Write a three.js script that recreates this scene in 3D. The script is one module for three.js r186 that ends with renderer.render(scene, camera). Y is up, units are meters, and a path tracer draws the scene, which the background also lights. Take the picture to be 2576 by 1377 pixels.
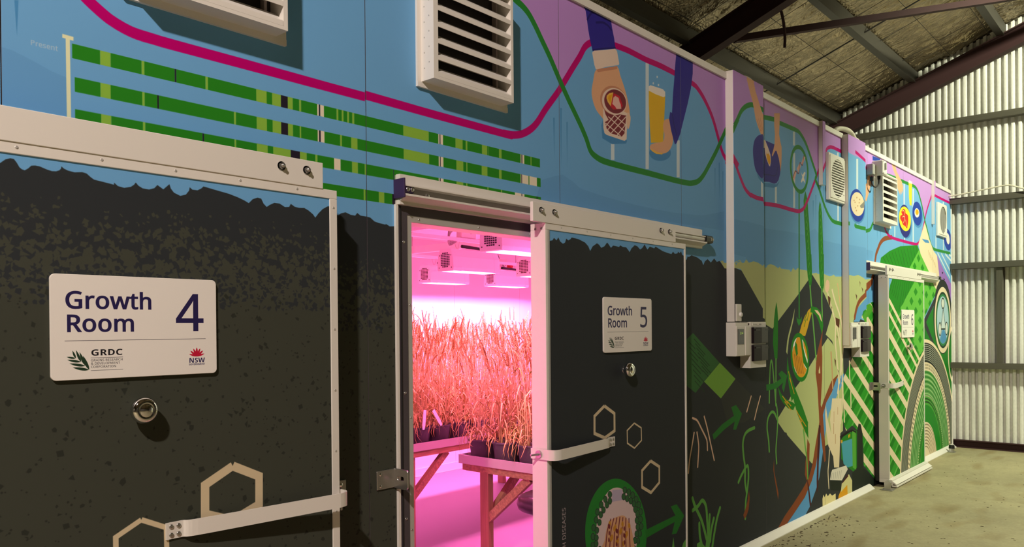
import * as THREE from 'three';
import { mergeGeometries, mergeVertices } from 'three/addons/utils/BufferGeometryUtils.js';
import { RoundedBoxGeometry } from 'three/addons/geometries/RoundedBoxGeometry.js';
import { ImprovedNoise } from 'three/addons/math/ImprovedNoise.js';
import { RectAreaLightUniformsLib } from 'three/addons/lights/RectAreaLightUniformsLib.js';

// ------------------------------------------------------------------ camera, lights, exposure
// x runs along the printed wall, y is up, z points from the wall into the shed
const scene = new THREE.Scene();
const IMG_W = 2576, IMG_H = 1377, FOCAL = 1979.92;
const camera = new THREE.PerspectiveCamera(2 * Math.atan(IMG_H / 2 / FOCAL) * 180 / Math.PI, IMG_W / IMG_H, 0.05, 60);
camera.position.set(0, 1.553, 2.385);
camera.rotation.order = 'YXZ';
camera.rotation.set(THREE.MathUtils.degToRad(-0.281), THREE.MathUtils.degToRad(41.2343 - 90), THREE.MathUtils.degToRad(-0.497));
camera.setViewOffset(IMG_W, IMG_H, 0, Math.round(IMG_H / 2 - 836.43), IMG_W, IMG_H);
scene.background = new THREE.Color(0x000000);
const renderer = new THREE.WebGLRenderer();
renderer.toneMapping = THREE.LinearToneMapping;
renderer.toneMappingExposure = 1.14;
renderer.shadowMap.enabled = true;
RectAreaLightUniformsLib.init();

const LAMPS = [                               // high bays: place, colour, candela, aim, half angle of the reflector, soft edge
  { at: [-2.5, 5.6, 3.0], color: new THREE.Color().setRGB(1.0, 0.84, 0.75), cd: 156, aim: [-2.5, 0, 3.0], half: 1.335, soft: 0.04 },
  { at: [8.5, 5.6, 3.4], color: new THREE.Color().setRGB(0.98, 1.0, 0.72), cd: 118, aim: [11.0, 1.5, 1.5], half: 1.13, soft: 0.28 },
];
const GROW_COLOR = new THREE.Color().setRGB(1.0, 0.15, 0.50);
const GROW_POWER = 21;                          // candela of each grow light
function shedLamp({ at: p, color, cd, aim, half, soft }) {
  const l = new THREE.SpotLight(color, cd, 0, half, soft, 2), d = new THREE.Vector3(...aim).sub(new THREE.Vector3(...p)).normalize();
  l.position.set(...p).addScaledVector(d, 0.03);
  l.target.position.set(...aim);
  l.castShadow = true; l.shadow.radius = 6;
  l.shadow.camera.near = 0.05; l.shadow.camera.far = 25; l.shadow.mapSize.set(2048, 2048);
  scene.add(l, l.target);
}
LAMPS.forEach(shedLamp);

// ------------------------------------------------------------------ helpers
let seed = 12345;
const rnd = () => { seed = (seed * 1664525 + 1013904223) >>> 0; return seed / 4294967296; };
const rr = (a, b) => a + (b - a) * rnd();
const noise = new ImprovedNoise();
const used = {};
function numbered(n) { used[n] = (used[n] || 0) + 1; return used[n] === 1 ? n : n + '_' + String(used[n] - 1).padStart(3, '0'); }
const fix = (g) => { const h = g.index ? g.toNonIndexed() : g; for (const k of Object.keys(h.attributes)) if (!['position', 'normal', 'uv'].includes(k)) h.deleteAttribute(k); if (!h.attributes.uv) h.setAttribute('uv', new THREE.BufferAttribute(new Float32Array(h.attributes.position.count * 2), 2)); h.clearGroups && h.clearGroups(); return h; };
const merge = (list) => mergeGeometries(list.map(fix), false);
const SMALL = new Set(['rivets', 'frame_screws', 'strap_screw', 'side_screws', 'plate_screws', 'screws', 'vent_holes', 'hangers', 'grille_slats', 'stop_bolt', 'coiled_lead', 'ears', 'leaves', 'green_leaves', 'stalks', 'gland']);
function obj(name, geos, mat, parent = scene) {
  const m = new THREE.Mesh(Array.isArray(geos) ? (geos.length === 1 ? geos[0] : merge(geos)) : geos, mat);
  m.name = parent === scene ? numbered(name) : name;
  m.castShadow = m.receiveShadow = true;
  if (SMALL.has(name)) m.userData.kind = 'stuff';
  parent.add(m);
  return m;
}
function thing(name, label, category, pos = [0, 0, 0], group) {
  const g = new THREE.Group(); g.name = numbered(name); g.position.set(...pos); scene.add(g);
  g.userData = { label, category }; if (group) g.userData.group = group;
  return g;
}
function tag(o, label, category, group) { o.userData.label = label; o.userData.category = category; if (group) o.userData.group = group; return o; }
function structure(name, label) {
  const g = new THREE.Group(); g.name = name; g.userData = { kind: 'structure' }; if (label) g.userData.label = label; scene.add(g); return g;
}
const box = (x0, x1, y0, y1, z0, z1) => { const g = new THREE.BoxGeometry(x1 - x0, y1 - y0, z1 - z0); g.translate((x0 + x1) / 2, (y0 + y1) / 2, (z0 + z1) / 2); return g; };
const rbox = (x0, x1, y0, y1, z0, z1, r = 0.003, s = 2) => { const g = new RoundedBoxGeometry(x1 - x0, y1 - y0, z1 - z0, s, Math.min(r, (x1 - x0) / 2.05, (y1 - y0) / 2.05, (z1 - z0) / 2.05)); g.translate((x0 + x1) / 2, (y0 + y1) / 2, (z0 + z1) / 2); return g; };
function bar(a, b, w, h, up = new THREE.Vector3(0, 1, 0)) {         // box beam between two points
  const A = new THREE.Vector3(...a), B = new THREE.Vector3(...b), d = B.clone().sub(A), L = d.length(); d.normalize();
  const s = new THREE.Vector3().crossVectors(d, up).normalize(), u = new THREE.Vector3().crossVectors(s, d);
  const g = new THREE.BoxGeometry(w, h, L);
  g.applyMatrix4(new THREE.Matrix4().makeBasis(s, u, d.clone().negate()).setPosition(A.clone().add(B).multiplyScalar(0.5)));
  return g;
}
function cyl(a, b, r0, r1 = r0, n = 16) {
  const A = new THREE.Vector3(...a), B = new THREE.Vector3(...b), d = B.clone().sub(A);
  const g = new THREE.CylinderGeometry(r1, r0, d.length(), n);
  g.applyQuaternion(new THREE.Quaternion().setFromUnitVectors(new THREE.Vector3(0, 1, 0), d.clone().normalize()));
  g.translate(...A.add(B).multiplyScalar(0.5).toArray());
  return g;
}
const tube = (pts, r, n = 24, k = 8) => new THREE.TubeGeometry(new THREE.CatmullRomCurve3(pts.map((p) => new THREE.Vector3(...p))), n, r, k, false);
function latheZ(profile, x, y, z, n = 32) {                           // revolve [r, out] about an axis along z
  const g = new THREE.LatheGeometry(profile.map(([r, o]) => new THREE.Vector2(r, o)), n);
  g.rotateX(Math.PI / 2); g.translate(x, y, z); return g;
}
function extrude(poly, depth, z, bevel = 0, holes = []) {             // polygon in x, y, thickness towards +z
  const s = new THREE.Shape(poly.map((p) => new THREE.Vector2(...p)));
  for (const h of holes) s.holes.push(h);
  const g = new THREE.ExtrudeGeometry(s, { depth: depth - 2 * bevel, bevelEnabled: bevel > 0, bevelSize: bevel, bevelThickness: bevel, bevelOffset: -bevel, bevelSegments: 2, curveSegments: 24 });
  g.translate(0, 0, z + bevel); return g;
}
function ribbon(path, y0, y1, t) {                                    // bent metal strip: path in x, z, standing y0..y1
  const n = path.length, off = path.map((p, i) => { const a = path[Math.max(0, i - 1)], b = path[Math.min(n - 1, i + 1)]; const dx = b[0] - a[0], dz = b[1] - a[1], l = Math.hypot(dx, dz); return [-dz / l * t / 2, dx / l * t / 2]; });
  const L = path.map((p, i) => [p[0] + off[i][0], p[1] + off[i][1]]), R = path.map((p, i) => [p[0] - off[i][0], p[1] - off[i][1]]);
  const s = new THREE.Shape([...L, ...R.reverse()].map((p) => new THREE.Vector2(p[0], -p[1])));
  const g = new THREE.ExtrudeGeometry(s, { depth: y1 - y0, bevelEnabled: false });
  g.rotateX(-Math.PI / 2); g.translate(0, y0, 0); return g;
}
const smoothPath = (pts, n = 6) => new THREE.CatmullRomCurve3(pts.map((p) => new THREE.Vector3(p[0], 0, p[1])), false, 'catmullrom', 0.35).getPoints(pts.length * n).map((v) => [v.x, v.z]);
function planarUV(g, x0, x1, y0, y1) {
  const p = g.attributes.position, u = new Float32Array(p.count * 2);
  for (let i = 0; i < p.count; i++) { u[2 * i] = (p.getX(i) - x0) / (x1 - x0); u[2 * i + 1] = (p.getY(i) - y0) / (y1 - y0); }
  g.setAttribute('uv', new THREE.BufferAttribute(u, 2)); return g;
}
function canvasTex(w, h, draw, srgb = true) {
  const c = document.createElement('canvas'); c.width = w; c.height = h; draw(c.getContext('2d'), w, h);
  const t = new THREE.CanvasTexture(c); if (srgb) t.colorSpace = THREE.SRGBColorSpace; return t;
}
function noiseTex(n, f, srgb = true) {                                // f(u, v) -> [r, g, b] in 0..255
  const d = new Uint8Array(n * n * 4);
  for (let j = 0; j < n; j++) for (let i = 0; i < n; i++) { const c = f(i / n, j / n); d[4 * (j * n + i)] = c[0]; d[4 * (j * n + i) + 1] = c[1]; d[4 * (j * n + i) + 2] = c[2]; d[4 * (j * n + i) + 3] = 255; }
  const t = new THREE.DataTexture(d, n, n); t.magFilter = THREE.LinearFilter; t.minFilter = THREE.LinearFilter; t.wrapS = t.wrapT = THREE.RepeatWrapping; if (srgb) t.colorSpace = THREE.SRGBColorSpace; t.needsUpdate = true; return t;
}
const std = (color, roughness = 0.5, metalness = 0, extra = {}) => new THREE.MeshStandardMaterial({ color, roughness, metalness, ...extra });
const phys = (color, roughness, metalness, extra) => new THREE.MeshPhysicalMaterial({ color, roughness, metalness, ...extra });

// ------------------------------------------------------------------ materials
const M = {
  white: std(0xe6e2da, 0.38),
  whiteRough: std(0xdedad0, 0.55),
  plastic: std(0xe8e5dc, 0.42),
  plasticGrey: std(0xa8a7a2, 0.5),
  alu: std(0xc9c6c0, 0.42, 0.35),
  dark: std(0x2a2628, 0.6),
  black: std(0x121112, 0.45),
  rubber: std(0x1a181a, 0.75),
  frameDark: std(0x4a4349, 0.5), damper: std(0x9a8f8c, 0.5),
  smoke: phys(0x1c1218, 0.3, 0, { specularIntensity: 0.4 }),
  chrome: std(0xe8e8ea, 0.06, 1),
  steel: std(0xb8b6b2, 0.3, 0.9),
  galv: null,
  redOxide: std(0x301316, 0.85),
  purlin: std(0x4a4741, 0.5, 0.4),
  cableWhite: std(0xcfc9b6, 0.5),
  cableDark: std(0x221d22, 0.6),
  redPlastic: std(0xc01a20, 0.4),
  pot: std(0x4b494d, 0.55),
  soil: std(0x3a2a20, 0.95),
  stool: phys(0x161416, 0.35, 0, { clearcoat: 0.3 }),
  tag: std(0xf2f2f0, 0.5),
};

// ------------------------------------------------------------------ print of the mural, in millimetres on the wall
const muralWall = [
['p','pur',0,2769,3075,2815,3062,2862,3038,2909,2995,2958,2941,3023,2870,3095,2771,3198,2860,3264,2939,3311,3001,3369,3036,3580,3083,3719,3088,3899,3084,4066,3088,4243,3084,4444,3073,4527,3052,4627,2991,4729,2893,4804,2787,4899,2868,4911,2889,4960,2940,5013,3001,5067,3039,5122,3064,5196,3083,5347,3084,5375,3082,5376,3054,5692,3090,5803,3084,6097,3090,5996,3086,6146,3088,6223,3069,6301,3029,6364,2979,6460,2885,6508,2825,6593,2837,6689,2933,6697,2868,6764,2972,6776,3036,6843,3074,6932,3089,7140,3088,7170,3072,7611,3071,7984,3001,8079,2899,8271,3022,8557,3077,9009,3081,9265,3083,9502,3085,9624,3055,9716,2990,9809,2899,9887,2787,10003,2868,10174,3027,10226,3069,10417,3092,10706,3090,11145,3094,11400,3110,11400,3300,2300,3300,2300,3240,2709,3155],
['p','sky2',0,679,2310,709,2307,756,2292,803,2274,842,2266,846,2158,678,2159],
['p','sky2',0,2948,2267,3050,2299,3111,2316,3191,2294,3264,2265,3496,2249,3818,2239,4178,2240,4558,2260,4735,2292,4874,2321,4872,2191,2898,2162],
['p','sky2',0,4899,2266,5361,2264,5356,2009,4895,2032],
['p','sky2',0,5075,2270,5355,2259,5962,2279,6156,2279,6268,2279,6503,2352,6697,2270,7145,2267,7168,2264,7894,2271,8025,2270,7954,1996,5071,1991],
['p','streak',0,714,2443,724,2446,719,2347],
['p','streak',0,3041,2584,3052,2586,3046,2368],
['p','streak',0,3098,2643,3110,2645,3101,2344],
['p','streak',0,3148,2583,3157,2585,3149,2351],
['p','streak',0,4740,2588,4750,2590,4741,2377],
['p','streak',0,4798,2632,4811,2634,4800,2377],
['p','streak',0,4852,2583,4863,2585,4853,2369],
['p','streak',0,6459,2577,6478,2580,6465,2384],
['p','streak',0,6520,2629,6537,2631,6522,2372],
['p','streak',0,8147,2479,8164,2480,8155,2363],
['p','streak',0,8251,2488,8268,2489,8259,2382],
['p','stem',0,3542,2566,3575,2572,3573,2460,3540,2455],
['p','stem',0,3899,3066,3934,3075,3925,2462,3890,2457],
['p','stem',0,4247,2683,4284,2689,4280,2464,4244,2459],
['p','stem',0,5325,2598,5361,2603,5359,2465,5322,2461],
['p','stem',0,5703,2610,5739,2614,5736,2473,5701,2469],
['p','stem',0,6058,2900,6095,2906,6087,2475,6050,2471],
['p','stem',0,6055,3065,6097,3073,6095,2964,6053,2957],
['p','stem',0,7039,3063,7081,3070,7079,3005,7038,2999],
['p','stem',0,7038,2637,7075,2641,7071,2463,7034,2460],
['p','stem',0,7363,3049,7414,3057,7409,2782,7358,2775],
['p','stem',0,7372,2495,7403,2498,7402,2465,7372,2462],
['p','stem',0,9070,3057,9115,3063,9111,2837,9065,2832],
['p','stem',0,9423,3050,9465,3055,9452,2467,9410,2463],
['p','stem',0,8728,2574,8760,2577,8757,2468,8725,2465],
['p','stem',0,9082,2554,9116,2557,9114,2461,9080,2458],
['p','stem',0,10761,3060,10809,3065,10809,3028,10760,3023],
['p','stem',0,10399,2615,10441,2619,10438,2466,10395,2463],
['p','stem',0,10761,2627,10799,2630,10795,2473,10758,2470],
['p','char',0,1690,1959,1742,1984,1757,1974,1771,1983,1791,1989,1815,1982,1835,1981,1845,1992,1860,1984,1886,1983,1906,1981,1927,1968,1948,1964,1981,1961,1982,1964,2002,1956,2026,1959,2172,1954,3400,0,1500,0],
['p','char',0,3814,2013,4358,1967,4372,1989,4386,1985,4420,1999,4497,1989,4553,1972,4574,1945,4596,1971,4633,1988,4677,1968,4723,1997,4760,1977,4799,1986,4868,1947,8300,1500,8300,0,3200,0,3200,1900],
['p','char',0,5640,1534,5735,1586,6110,1785,6437,1971,6709,1818,6892,1667,6895,1185,5634,1240],
['p','beige',0,4810,1984,4845,1991,4867,1977,4943,1978,5003,1994,4902,1983,4925,1960,4949,1992,4980,2001,5012,1980,5044,1984,5076,2010,5117,1988,5192,2003,5268,1997,5345,1979,5343,1980,5360,1989,5536,1979,5564,2000,5610,2010,5676,2006,5752,1987,5781,2000,5810,1986,5969,1986,5993,1969,6041,2006,6082,1987,6135,2010,6178,2000,6308,1999,6442,1980,6534,1990,6557,1981,6700,1988,6835,1974,6898,1983,6936,1994,6974,1978,7131,1985,7163,1998,7277,1992,7394,2009,7514,1993,7606,1974,7921,1999,8019,1978,7969,1952,7269,1606,7156,1397,7164,1091,6886,1421,6733,1478,6892,1667,6709,1818,6437,1971,6110,1785,5735,1586,5640,1534,5339,1613,5340,1678,4990,1939,4869,1941],
['b','skinl',0,6772,1943,6822,1927,6825,1870,6770,1833,6727,1858,6738,1911],
['p','beige',0,6783,1450,6459,1278,6157,1110,6058,1065,5897,960,5732,866,5732,830,5852,746,5889,738,5899,721,6259,516,6408,431,6468,463,6665,537,6792,549,7141,623,7164,1091,7071,1285,6886,1402],
['p','river',0,7980,1983,7854,1896,7510,1765,7359,1704,7299,1626,7269,1587,7416,1587,7492,1637,7600,1697,7916,1764,8016,1808],
['s','brn',46,8634,2454,8392,2419,8256,2367,8171,2298,8115,2246,8089,2191,8059,2121,8008,2013,7994,2018,7920,1943,7604,1859,7970,1973,7855,1912,7572,1826,7419,1768,7344,1704,7293,1626],
['p','river',0,6875,981,6922,1076,7178,1129,7177,1062,6872,862,6795,804,6733,692,6672,561,6626,440,6566,301,6508,227,6353,93,6244,37,6126,-3,5768,3,5889,45,6039,104,6247,187,6398,296,6497,415,6556,554,6617,715,6653,806,6737,905],
['p','brn',0,7049,1135,6861,1079,6679,931,6605,852,6559,720,6486,583,6414,427,6330,326,6196,256,6015,177,5842,111,5722,48,5657,3,5780,1,5889,45,6039,104,6247,187,6398,296,6497,415,6556,554,6617,715,6653,806,6737,905,6875,987,6969,1073],
['p','brn',0,6667,1525,6641,1404,6651,1300,6643,1109,6614,938,6562,942,6541,1072,6496,1160,6509,1253,6546,1346,6606,1431],
['p','beigel',0,6595,1224,6603,1120,6569,1070,6566,1182],
['p','brn',0,6497,1162,6639,1155,6623,1030,6606,894,6648,838,6675,698,6701,558,6719,417,6681,406,6642,522,6601,664,6574,740,6562,845,6537,1035],
['p','maroon',0,6560,731,6602,724,6585,571,6554,429,6539,222,6507,165,6503,290,6528,536],
['p','maroon',0,6290,332,6329,275,6380,104,6353,88,6315,237],
['p','brn',0,6309,644,6357,598,6346,456,6317,338,6289,312,6250,368,6265,467,6294,544],
['p','HATCH',0,7966,1775,7539,1686,7477,1627,7598,1588,7396,1255,7164,1091,7159,805,7116,740,7225,614,7384,647,7547,581,7698,444,7700,241,8030,65,8088,420,8102,1105,8116,1778],
['p','lgrn2',0,7919,1763,7993,1731,7993,1698,7887,1641,7584,1579,7502,1633,7586,1678],
['s','cream',26,6895,1857,6972,1756,7078,1645,7145,1512,7155,1340,7096,1152,7011,968],
['s','cream',26,6790,1826,6892,1690,6995,1560,7074,1399,7098,1227,7067,1058],
['s','cream',26,6983,1606,6966,1419,7003,1250,7040,1060,7006,708],
['s','cream',26,7076,1550,7100,1341,7124,1150,7148,958,7088,701],
['p','cream',0,6877,929,7119,911,7088,724,7039,313,6913,330,6870,540,6822,748],
['p','cream',0,6722,885,6770,753,6871,596,6948,475,6986,358,6868,448,6779,532,6730,666,6708,804],
['l','cream',24,7323,1238,7326,1102,7353,984,7358,807],
['l','cream',24,7122,1055,7161,910,7185,691],
['s','cream',20,6804,493,6784,385,6767,314,6785,174],
['p','brnd',0,6790,1808,6854,1791,6842,1717,6804,1744],
['p','brnd',0,6866,1726,6892,1708,6881,1671,6881,1699],
['p','brnd',0,6970,1625,7077,1607,7065,1531,6985,1560],
['p','brnd',0,6936,1271,6976,1251,6964,1195,6951,1224],
['p','brnd',0,7015,1174,7042,1154,7030,1117,7031,1145],
['p','brnd',0,6930,1653,6949,1634,6937,1606,6946,1634],
['p','brnd',0,7068,1096,7095,1076,7083,1048,7084,1076],
['p','brnd',0,7423,1958,7453,1940,7440,1900,7441,1930],
['p','brnd',0,7482,1902,7527,1884,7514,1854,7500,1883],
['p','brnd',0,7318,1838,7361,1820,7349,1781,7335,1810],
['p','brnd',0,7324,1296,7353,1276,7339,1179,7340,1208],
['p','brnd',0,6994,1475,7020,1456,7009,1419,7009,1447],
['p','tan',0,6905,713,6918,711,6916,619,6903,620],
['p','tan',0,6945,615,6959,614,6957,530,6944,532],
['p','tan',0,6914,814,6925,813,6923,720,6913,721],
['p','tan',0,7009,844,7019,843,7018,777,7007,778],
['s','skin',14,7029,1917,7060,1833,7119,1626],
['s','tan',30,6858,1320,6882,1162,6892,1022],
['p','hgrn',0,7099,590,7384,608,7517,584,7563,639,7684,537,7688,243,7449,207,7276,280,7095,381],
['p','teal',0,7098,528,7382,528,7392,279,7262,282,7150,331],
['p','black',0,7063,584,7225,605,7384,610,7502,578,7492,557,7340,593,7154,572,7071,547],
['p','char2',0,7517,584,7563,647,7624,633,7669,548,7687,223,8030,65,8029,-15,7372,1,7376,217,7510,247],
['p','lit',0,6866,318,7219,307,7261,268,7105,190,6812,239,6839,294],
['l','grey',6,6865,291,6846,243],
['l','grey',6,6910,289,6890,236],
['l','grey',6,6955,287,6935,229],
['l','grey',6,7001,285,6981,223],
['l','grey',6,7047,283,7026,216],
['l','grey',6,7093,282,7073,209],
['p','char2',0,6812,234,7078,194,7076,101,6823,149],
['p','flame1',0,6635,17,6632,108,6657,140,6682,113,6720,138,6758,109,6810,124,6861,97,6946,102,6952,-2,6692,-4],
['p','flame2',0,6992,0,7021,70,7090,116,7146,145,7244,140,7256,2],
['p','beigel',0,7076,90,7105,171,7217,192,7289,220,7375,149,7372,7,7256,2,7244,130],
['p','maroon',0,7091,163,7246,226,7274,203,7133,166],
['p','flame2',0,7085,548,7107,546,7101,518,7087,520],
['p','flame2',0,7107,546,7129,543,7123,516,7109,517],
['p','flame2',0,7282,575,7304,572,7298,544,7284,545],
['p','flame2',0,7310,576,7333,574,7327,545,7313,547],
['p','lgrn',0,7383,598,7486,568,7486,231,7392,264],
['p','hgrn',0,6303,2635,6328,2599,6348,2556,6360,2472,6379,2383,6391,2279,6407,2189,6419,2085,6421,1973,6412,1876,6370,1875,6337,1969,6318,2066,6306,2162,6291,2271,6279,2374,6267,2476,6262,2552,6280,2600],
['p','hgrn',0,6618,2590,6645,2556,6666,2498,6675,2411,6681,2303,6685,2209,6692,2101,6694,1986,6688,1886,6614,1883,6601,1981,6588,2095,6583,2202,6581,2295,6587,2403,6588,2490,6597,2544],
['l','lgrn',7,6287,2529,6315,2571],
['l','lgrn',7,6324,2517,6304,2551],
['l','lgrn',7,6618,2527,6643,2570],
['l','lgrn',7,6651,2517,6633,2548],
['l','lgrn',7,6295,2479,6323,2520],
['l','lgrn',7,6332,2466,6312,2500],
['l','lgrn',7,6621,2473,6646,2516],
['l','lgrn',7,6654,2463,6637,2495],
['l','lgrn',7,6302,2428,6330,2469],
['l','lgrn',7,6340,2415,6320,2449],
['l','lgrn',7,6624,2420,6649,2463],
['l','lgrn',7,6658,2409,6640,2441],
['l','lgrn',7,6310,2376,6338,2418],
['l','lgrn',7,6348,2364,6327,2398],
['l','lgrn',7,6627,2366,6652,2409],
['l','lgrn',7,6661,2356,6643,2388],
['l','lgrn',7,6317,2325,6346,2367],
['l','lgrn',7,6355,2312,6335,2346],
['l','lgrn',7,6631,2313,6655,2355],
['l','lgrn',7,6664,2302,6646,2334],
['l','lgrn',7,6325,2274,6354,2315],
['l','lgrn',7,6363,2261,6343,2295],
['l','lgrn',7,6634,2259,6659,2302],
['l','lgrn',7,6667,2248,6649,2280],
['l','lgrn',7,6333,2223,6361,2264],
['l','lgrn',7,6371,2209,6351,2244],
['l','lgrn',7,6637,2205,6662,2248],
['l','lgrn',7,6670,2194,6652,2227],
['l','lgrn',7,6341,2171,6369,2212],
['l','lgrn',7,6378,2158,6358,2192],
['l','lgrn',7,6640,2152,6665,2194],
['l','lgrn',7,6673,2140,6655,2173],
['l','lgrn',7,6348,2120,6377,2161],
['l','lgrn',7,6386,2106,6366,2140],
['l','lgrn',7,6643,2098,6668,2140],
['l','lgrn',7,6676,2086,6658,2119],
['l','lgrn',7,6356,2068,6385,2109],
['l','lgrn',7,6394,2054,6374,2089],
['l','lgrn',7,6646,2044,6671,2086],
['l','lgrn',7,6679,2033,6661,2065],
['l','lgrn',7,6364,2016,6392,2057],
['l','lgrn',7,6402,2002,6382,2037],
['l','lgrn',7,6649,1990,6674,2032],
['l','lgrn',7,6682,1978,6664,2011],
['l','lgrn',7,6371,1964,6400,2005],
['l','lgrn',7,6410,1950,6389,1985],
['l','lgrn',7,6652,1937,6677,1978],
['l','lgrn',7,6685,1924,6667,1958],
['l','lgrn',7,6379,1912,6408,1953],
['l','lgrn',7,6418,1898,6397,1933],
['l','lgrn',7,6655,1883,6680,1924],
['l','lgrn',7,6689,1870,6671,1904],
['p','hgrn',0,6310,2128,6422,2135,6431,2009,6430,1924,6406,1864,6373,1889,6340,1946,6322,2037],
['p','hgrn',0,6589,2146,6703,2154,6701,2023,6698,1892,6669,1838,6631,1863,6604,1949,6587,2043],
['l','lgrn',7,6343,2080,6372,2124],
['l','lgrn',7,6630,2088,6655,2137],
['l','lgrn',7,6355,2022,6385,2066],
['l','lgrn',7,6638,2024,6663,2073],
['l','lgrn',7,6367,1964,6397,2007],
['l','lgrn',7,6647,1959,6672,2008],
['l','lgrn',7,6380,1906,6410,1949],
['l','lgrn',7,6655,1894,6680,1943],
['s','sgrn',26,6388,1872,6415,1730,6449,1586,6478,1441,6510,1279],
['s','sgrn',26,6654,1855,6648,1760,6657,1630,6648,1526],
['l','grn',24,6171,2608,6163,2118,6154,1610],
['p','grn',0,6099,1628,6132,1606,6179,1606,6214,1629,6200,1586,6148,1552,6111,1586],
['p','gold',0,6426,1709,6346,1678,6268,1627,6202,1561,6156,1496,6190,1479,6276,1470,6321,1523,6372,1594,6425,1662],
['p','hgrn',0,6426,1713,6529,1704,6618,1673,6664,1621,6680,1551,6643,1482,6601,1552,6562,1603,6516,1637,6459,1658,6414,1662,6391,1662,6403,1704],
['p','skinl',0,6478,1684,6552,1681,6617,1647,6654,1586,6626,1595,6579,1638,6517,1663],
['l','hgrn',9,6324,1661,6257,1594],
['l','hgrn',9,6301,1611,6256,1545],
['l','hgrn',9,6357,1662,6323,1594],
['b','white',0,6339,1304,6337,1235,6309,1177,6258,1140,6194,1128,6127,1143,6066,1183,6021,1240,5998,1307,6000,1373,6027,1429,6074,1468,6136,1482,6204,1469,6267,1431,6314,1373],
['p','orange',0,6104,1464,6168,1463,6199,1380,6250,1238,6305,1202,6249,1147,6141,1144,6089,1196,6018,1264,5998,1313,6030,1384,6061,1400],
['p','orange',0,6232,1454,6275,1403,6329,1327,6335,1268,6285,1328,6242,1387],
['p','hgrn',0,6072,1432,6108,1407,6123,1333,6091,1318,6061,1383],
['p','hgrn',0,6168,1463,6207,1454,6235,1379,6274,1312,6343,1226,6305,1211,6229,1264,6209,1347],
['l','brnd',6,6050,1335,6099,1179],
['l','brnd',6,6083,1328,6133,1177],
['l','brnd',6,6117,1320,6167,1176],
['l','brnd',6,6150,1313,6201,1174],
['l','brnd',6,6184,1305,6236,1172],
['c','hgrn',34,6339,1304,6341,1258,6330,1214,6309,1177,6277,1150,6238,1133,6194,1128,6149,1135,6105,1154,6066,1183,6034,1219,6011,1262,5998,1307,5997,1351,6006,1393,6027,1429,6056,1457,6094,1475,6136,1482,6181,1476,6226,1459,6267,1431,6301,1394,6325,1351],
['p','beige',0,6069,1695,6042,1604,5991,1520,5947,1454,5925,1372,5914,1335,5891,1356,5912,1438,5948,1504,5992,1562,6036,1637],
['p','hgrn',0,5914,1322,5947,1213,6026,1109,6090,1038,6221,901,6344,751,6321,786,6330,646,6285,686,6207,754,6109,857,6056,938,6024,991,5992,969,5941,1089,5902,1224],
['p','hgrn',0,5732,1102,5796,1041,5918,983,6024,959,6066,937,6023,900,5917,924,5825,972,5775,1009,5755,1044],
['l','orange',9,5933,1206,6004,1085],
['l','orange',9,5953,1155,6046,1024],
['l','orange',9,5816,1024,5918,958],
['l','orange',9,5856,980,5980,904],
['l','orange',9,6087,893,6196,790],
['l','orange',9,6131,855,6286,746],
['l','orange',9,6152,811,6251,715],
['l','orange',9,5897,983,5981,935],
['s','sgrn',22,6229,726,6260,594,6293,486,6313,327],
['p','hgrn',0,5713,1733,5731,1692,5745,1603,5739,1457,5728,1312,5700,1297,5673,1322,5647,1427,5654,1491,5670,1603,5691,1675],
['s','sgrn',20,5700,1305,5697,1136,5690,976,5704,965,5724,867,5710,747,5688,629,5701,531],
['s','sgrn',20,5574,993,5585,1175,5606,1289,5633,1276,5662,1138,5687,1000],
['s','sgrn',22,5712,860,5664,909,5606,918,5547,875,5533,806,5558,716,5568,636],
['p','brn',0,5652,570,5637,492,5665,407,5703,305,5722,253,5730,300,5694,387,5656,473],
['p','arrow',0,5523,1129,5662,1129,5794,1159,5742,1195,5803,1218,5909,1174,5841,1048,5807,1089,5828,1125,5706,1088,5526,1082],
['p','dgrn',0,4254,1428,4355,1479,4433,1515,4788,1316,4574,1204,4459,1139,4357,1186,4251,1245],
['l','dgrnl',6,4377,1462,4460,1415],
['l','dgrnl',6,4444,1478,4527,1431],
['l','dgrnl',6,4388,1427,4519,1351],
['l','dgrnl',6,4460,1449,4594,1373],
['l','dgrnl',6,4398,1392,4495,1336],
['l','dgrnl',6,4476,1420,4575,1364],
['l','dgrnl',6,4409,1357,4562,1267],
['l','dgrnl',6,4493,1391,4650,1301],
['l','dgrnl',6,4419,1322,4530,1256],
['l','dgrnl',6,4509,1362,4624,1296],
['l','dgrnl',6,4430,1286,4599,1186],
['l','dgrnl',6,4526,1333,4700,1232],
['l','dgrnl',6,4440,1251,4524,1200],
['l','dgrnl',6,4543,1304,4629,1253],
['l','dgrnl',6,4451,1215,4578,1138],
['l','dgrnl',6,4559,1274,4690,1198],
['p','lime',0,4793,1316,5022,1197,4804,1079,4574,1203],
['p','char3',0,5022,1197,5502,952,5143,887,4896,911,4804,1079],
['p','arrow',0,4682,854,4817,907,4993,948,4954,1010,5027,1019,5118,952,5025,850,4980,855,5006,909,4848,868,4701,817],
['s','skinl',14,4419,985,4478,964,4534,907,4590,846,4607,817,4612,762],
['s','skinl',14,4571,981,4613,899,4656,797,4703,686],
['s','skinl',14,4437,891,4406,806,4377,729,4360,652],
['s','skinl',14,4474,890,4495,809,4491,748,4480,672],
['s','skinl',14,5267,1061,5231,1010,5195,959],
['s','skinl',14,5420,1050,5364,969,5318,893],
['s','sgrn',24,5317,834,5223,825,5161,801,5129,742,5139,657,5161,571,5159,479,5181,401],
['s','sgrn',24,5056,488,5113,536,5199,581,5214,505,5197,423,5168,336,5159,220],
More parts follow.
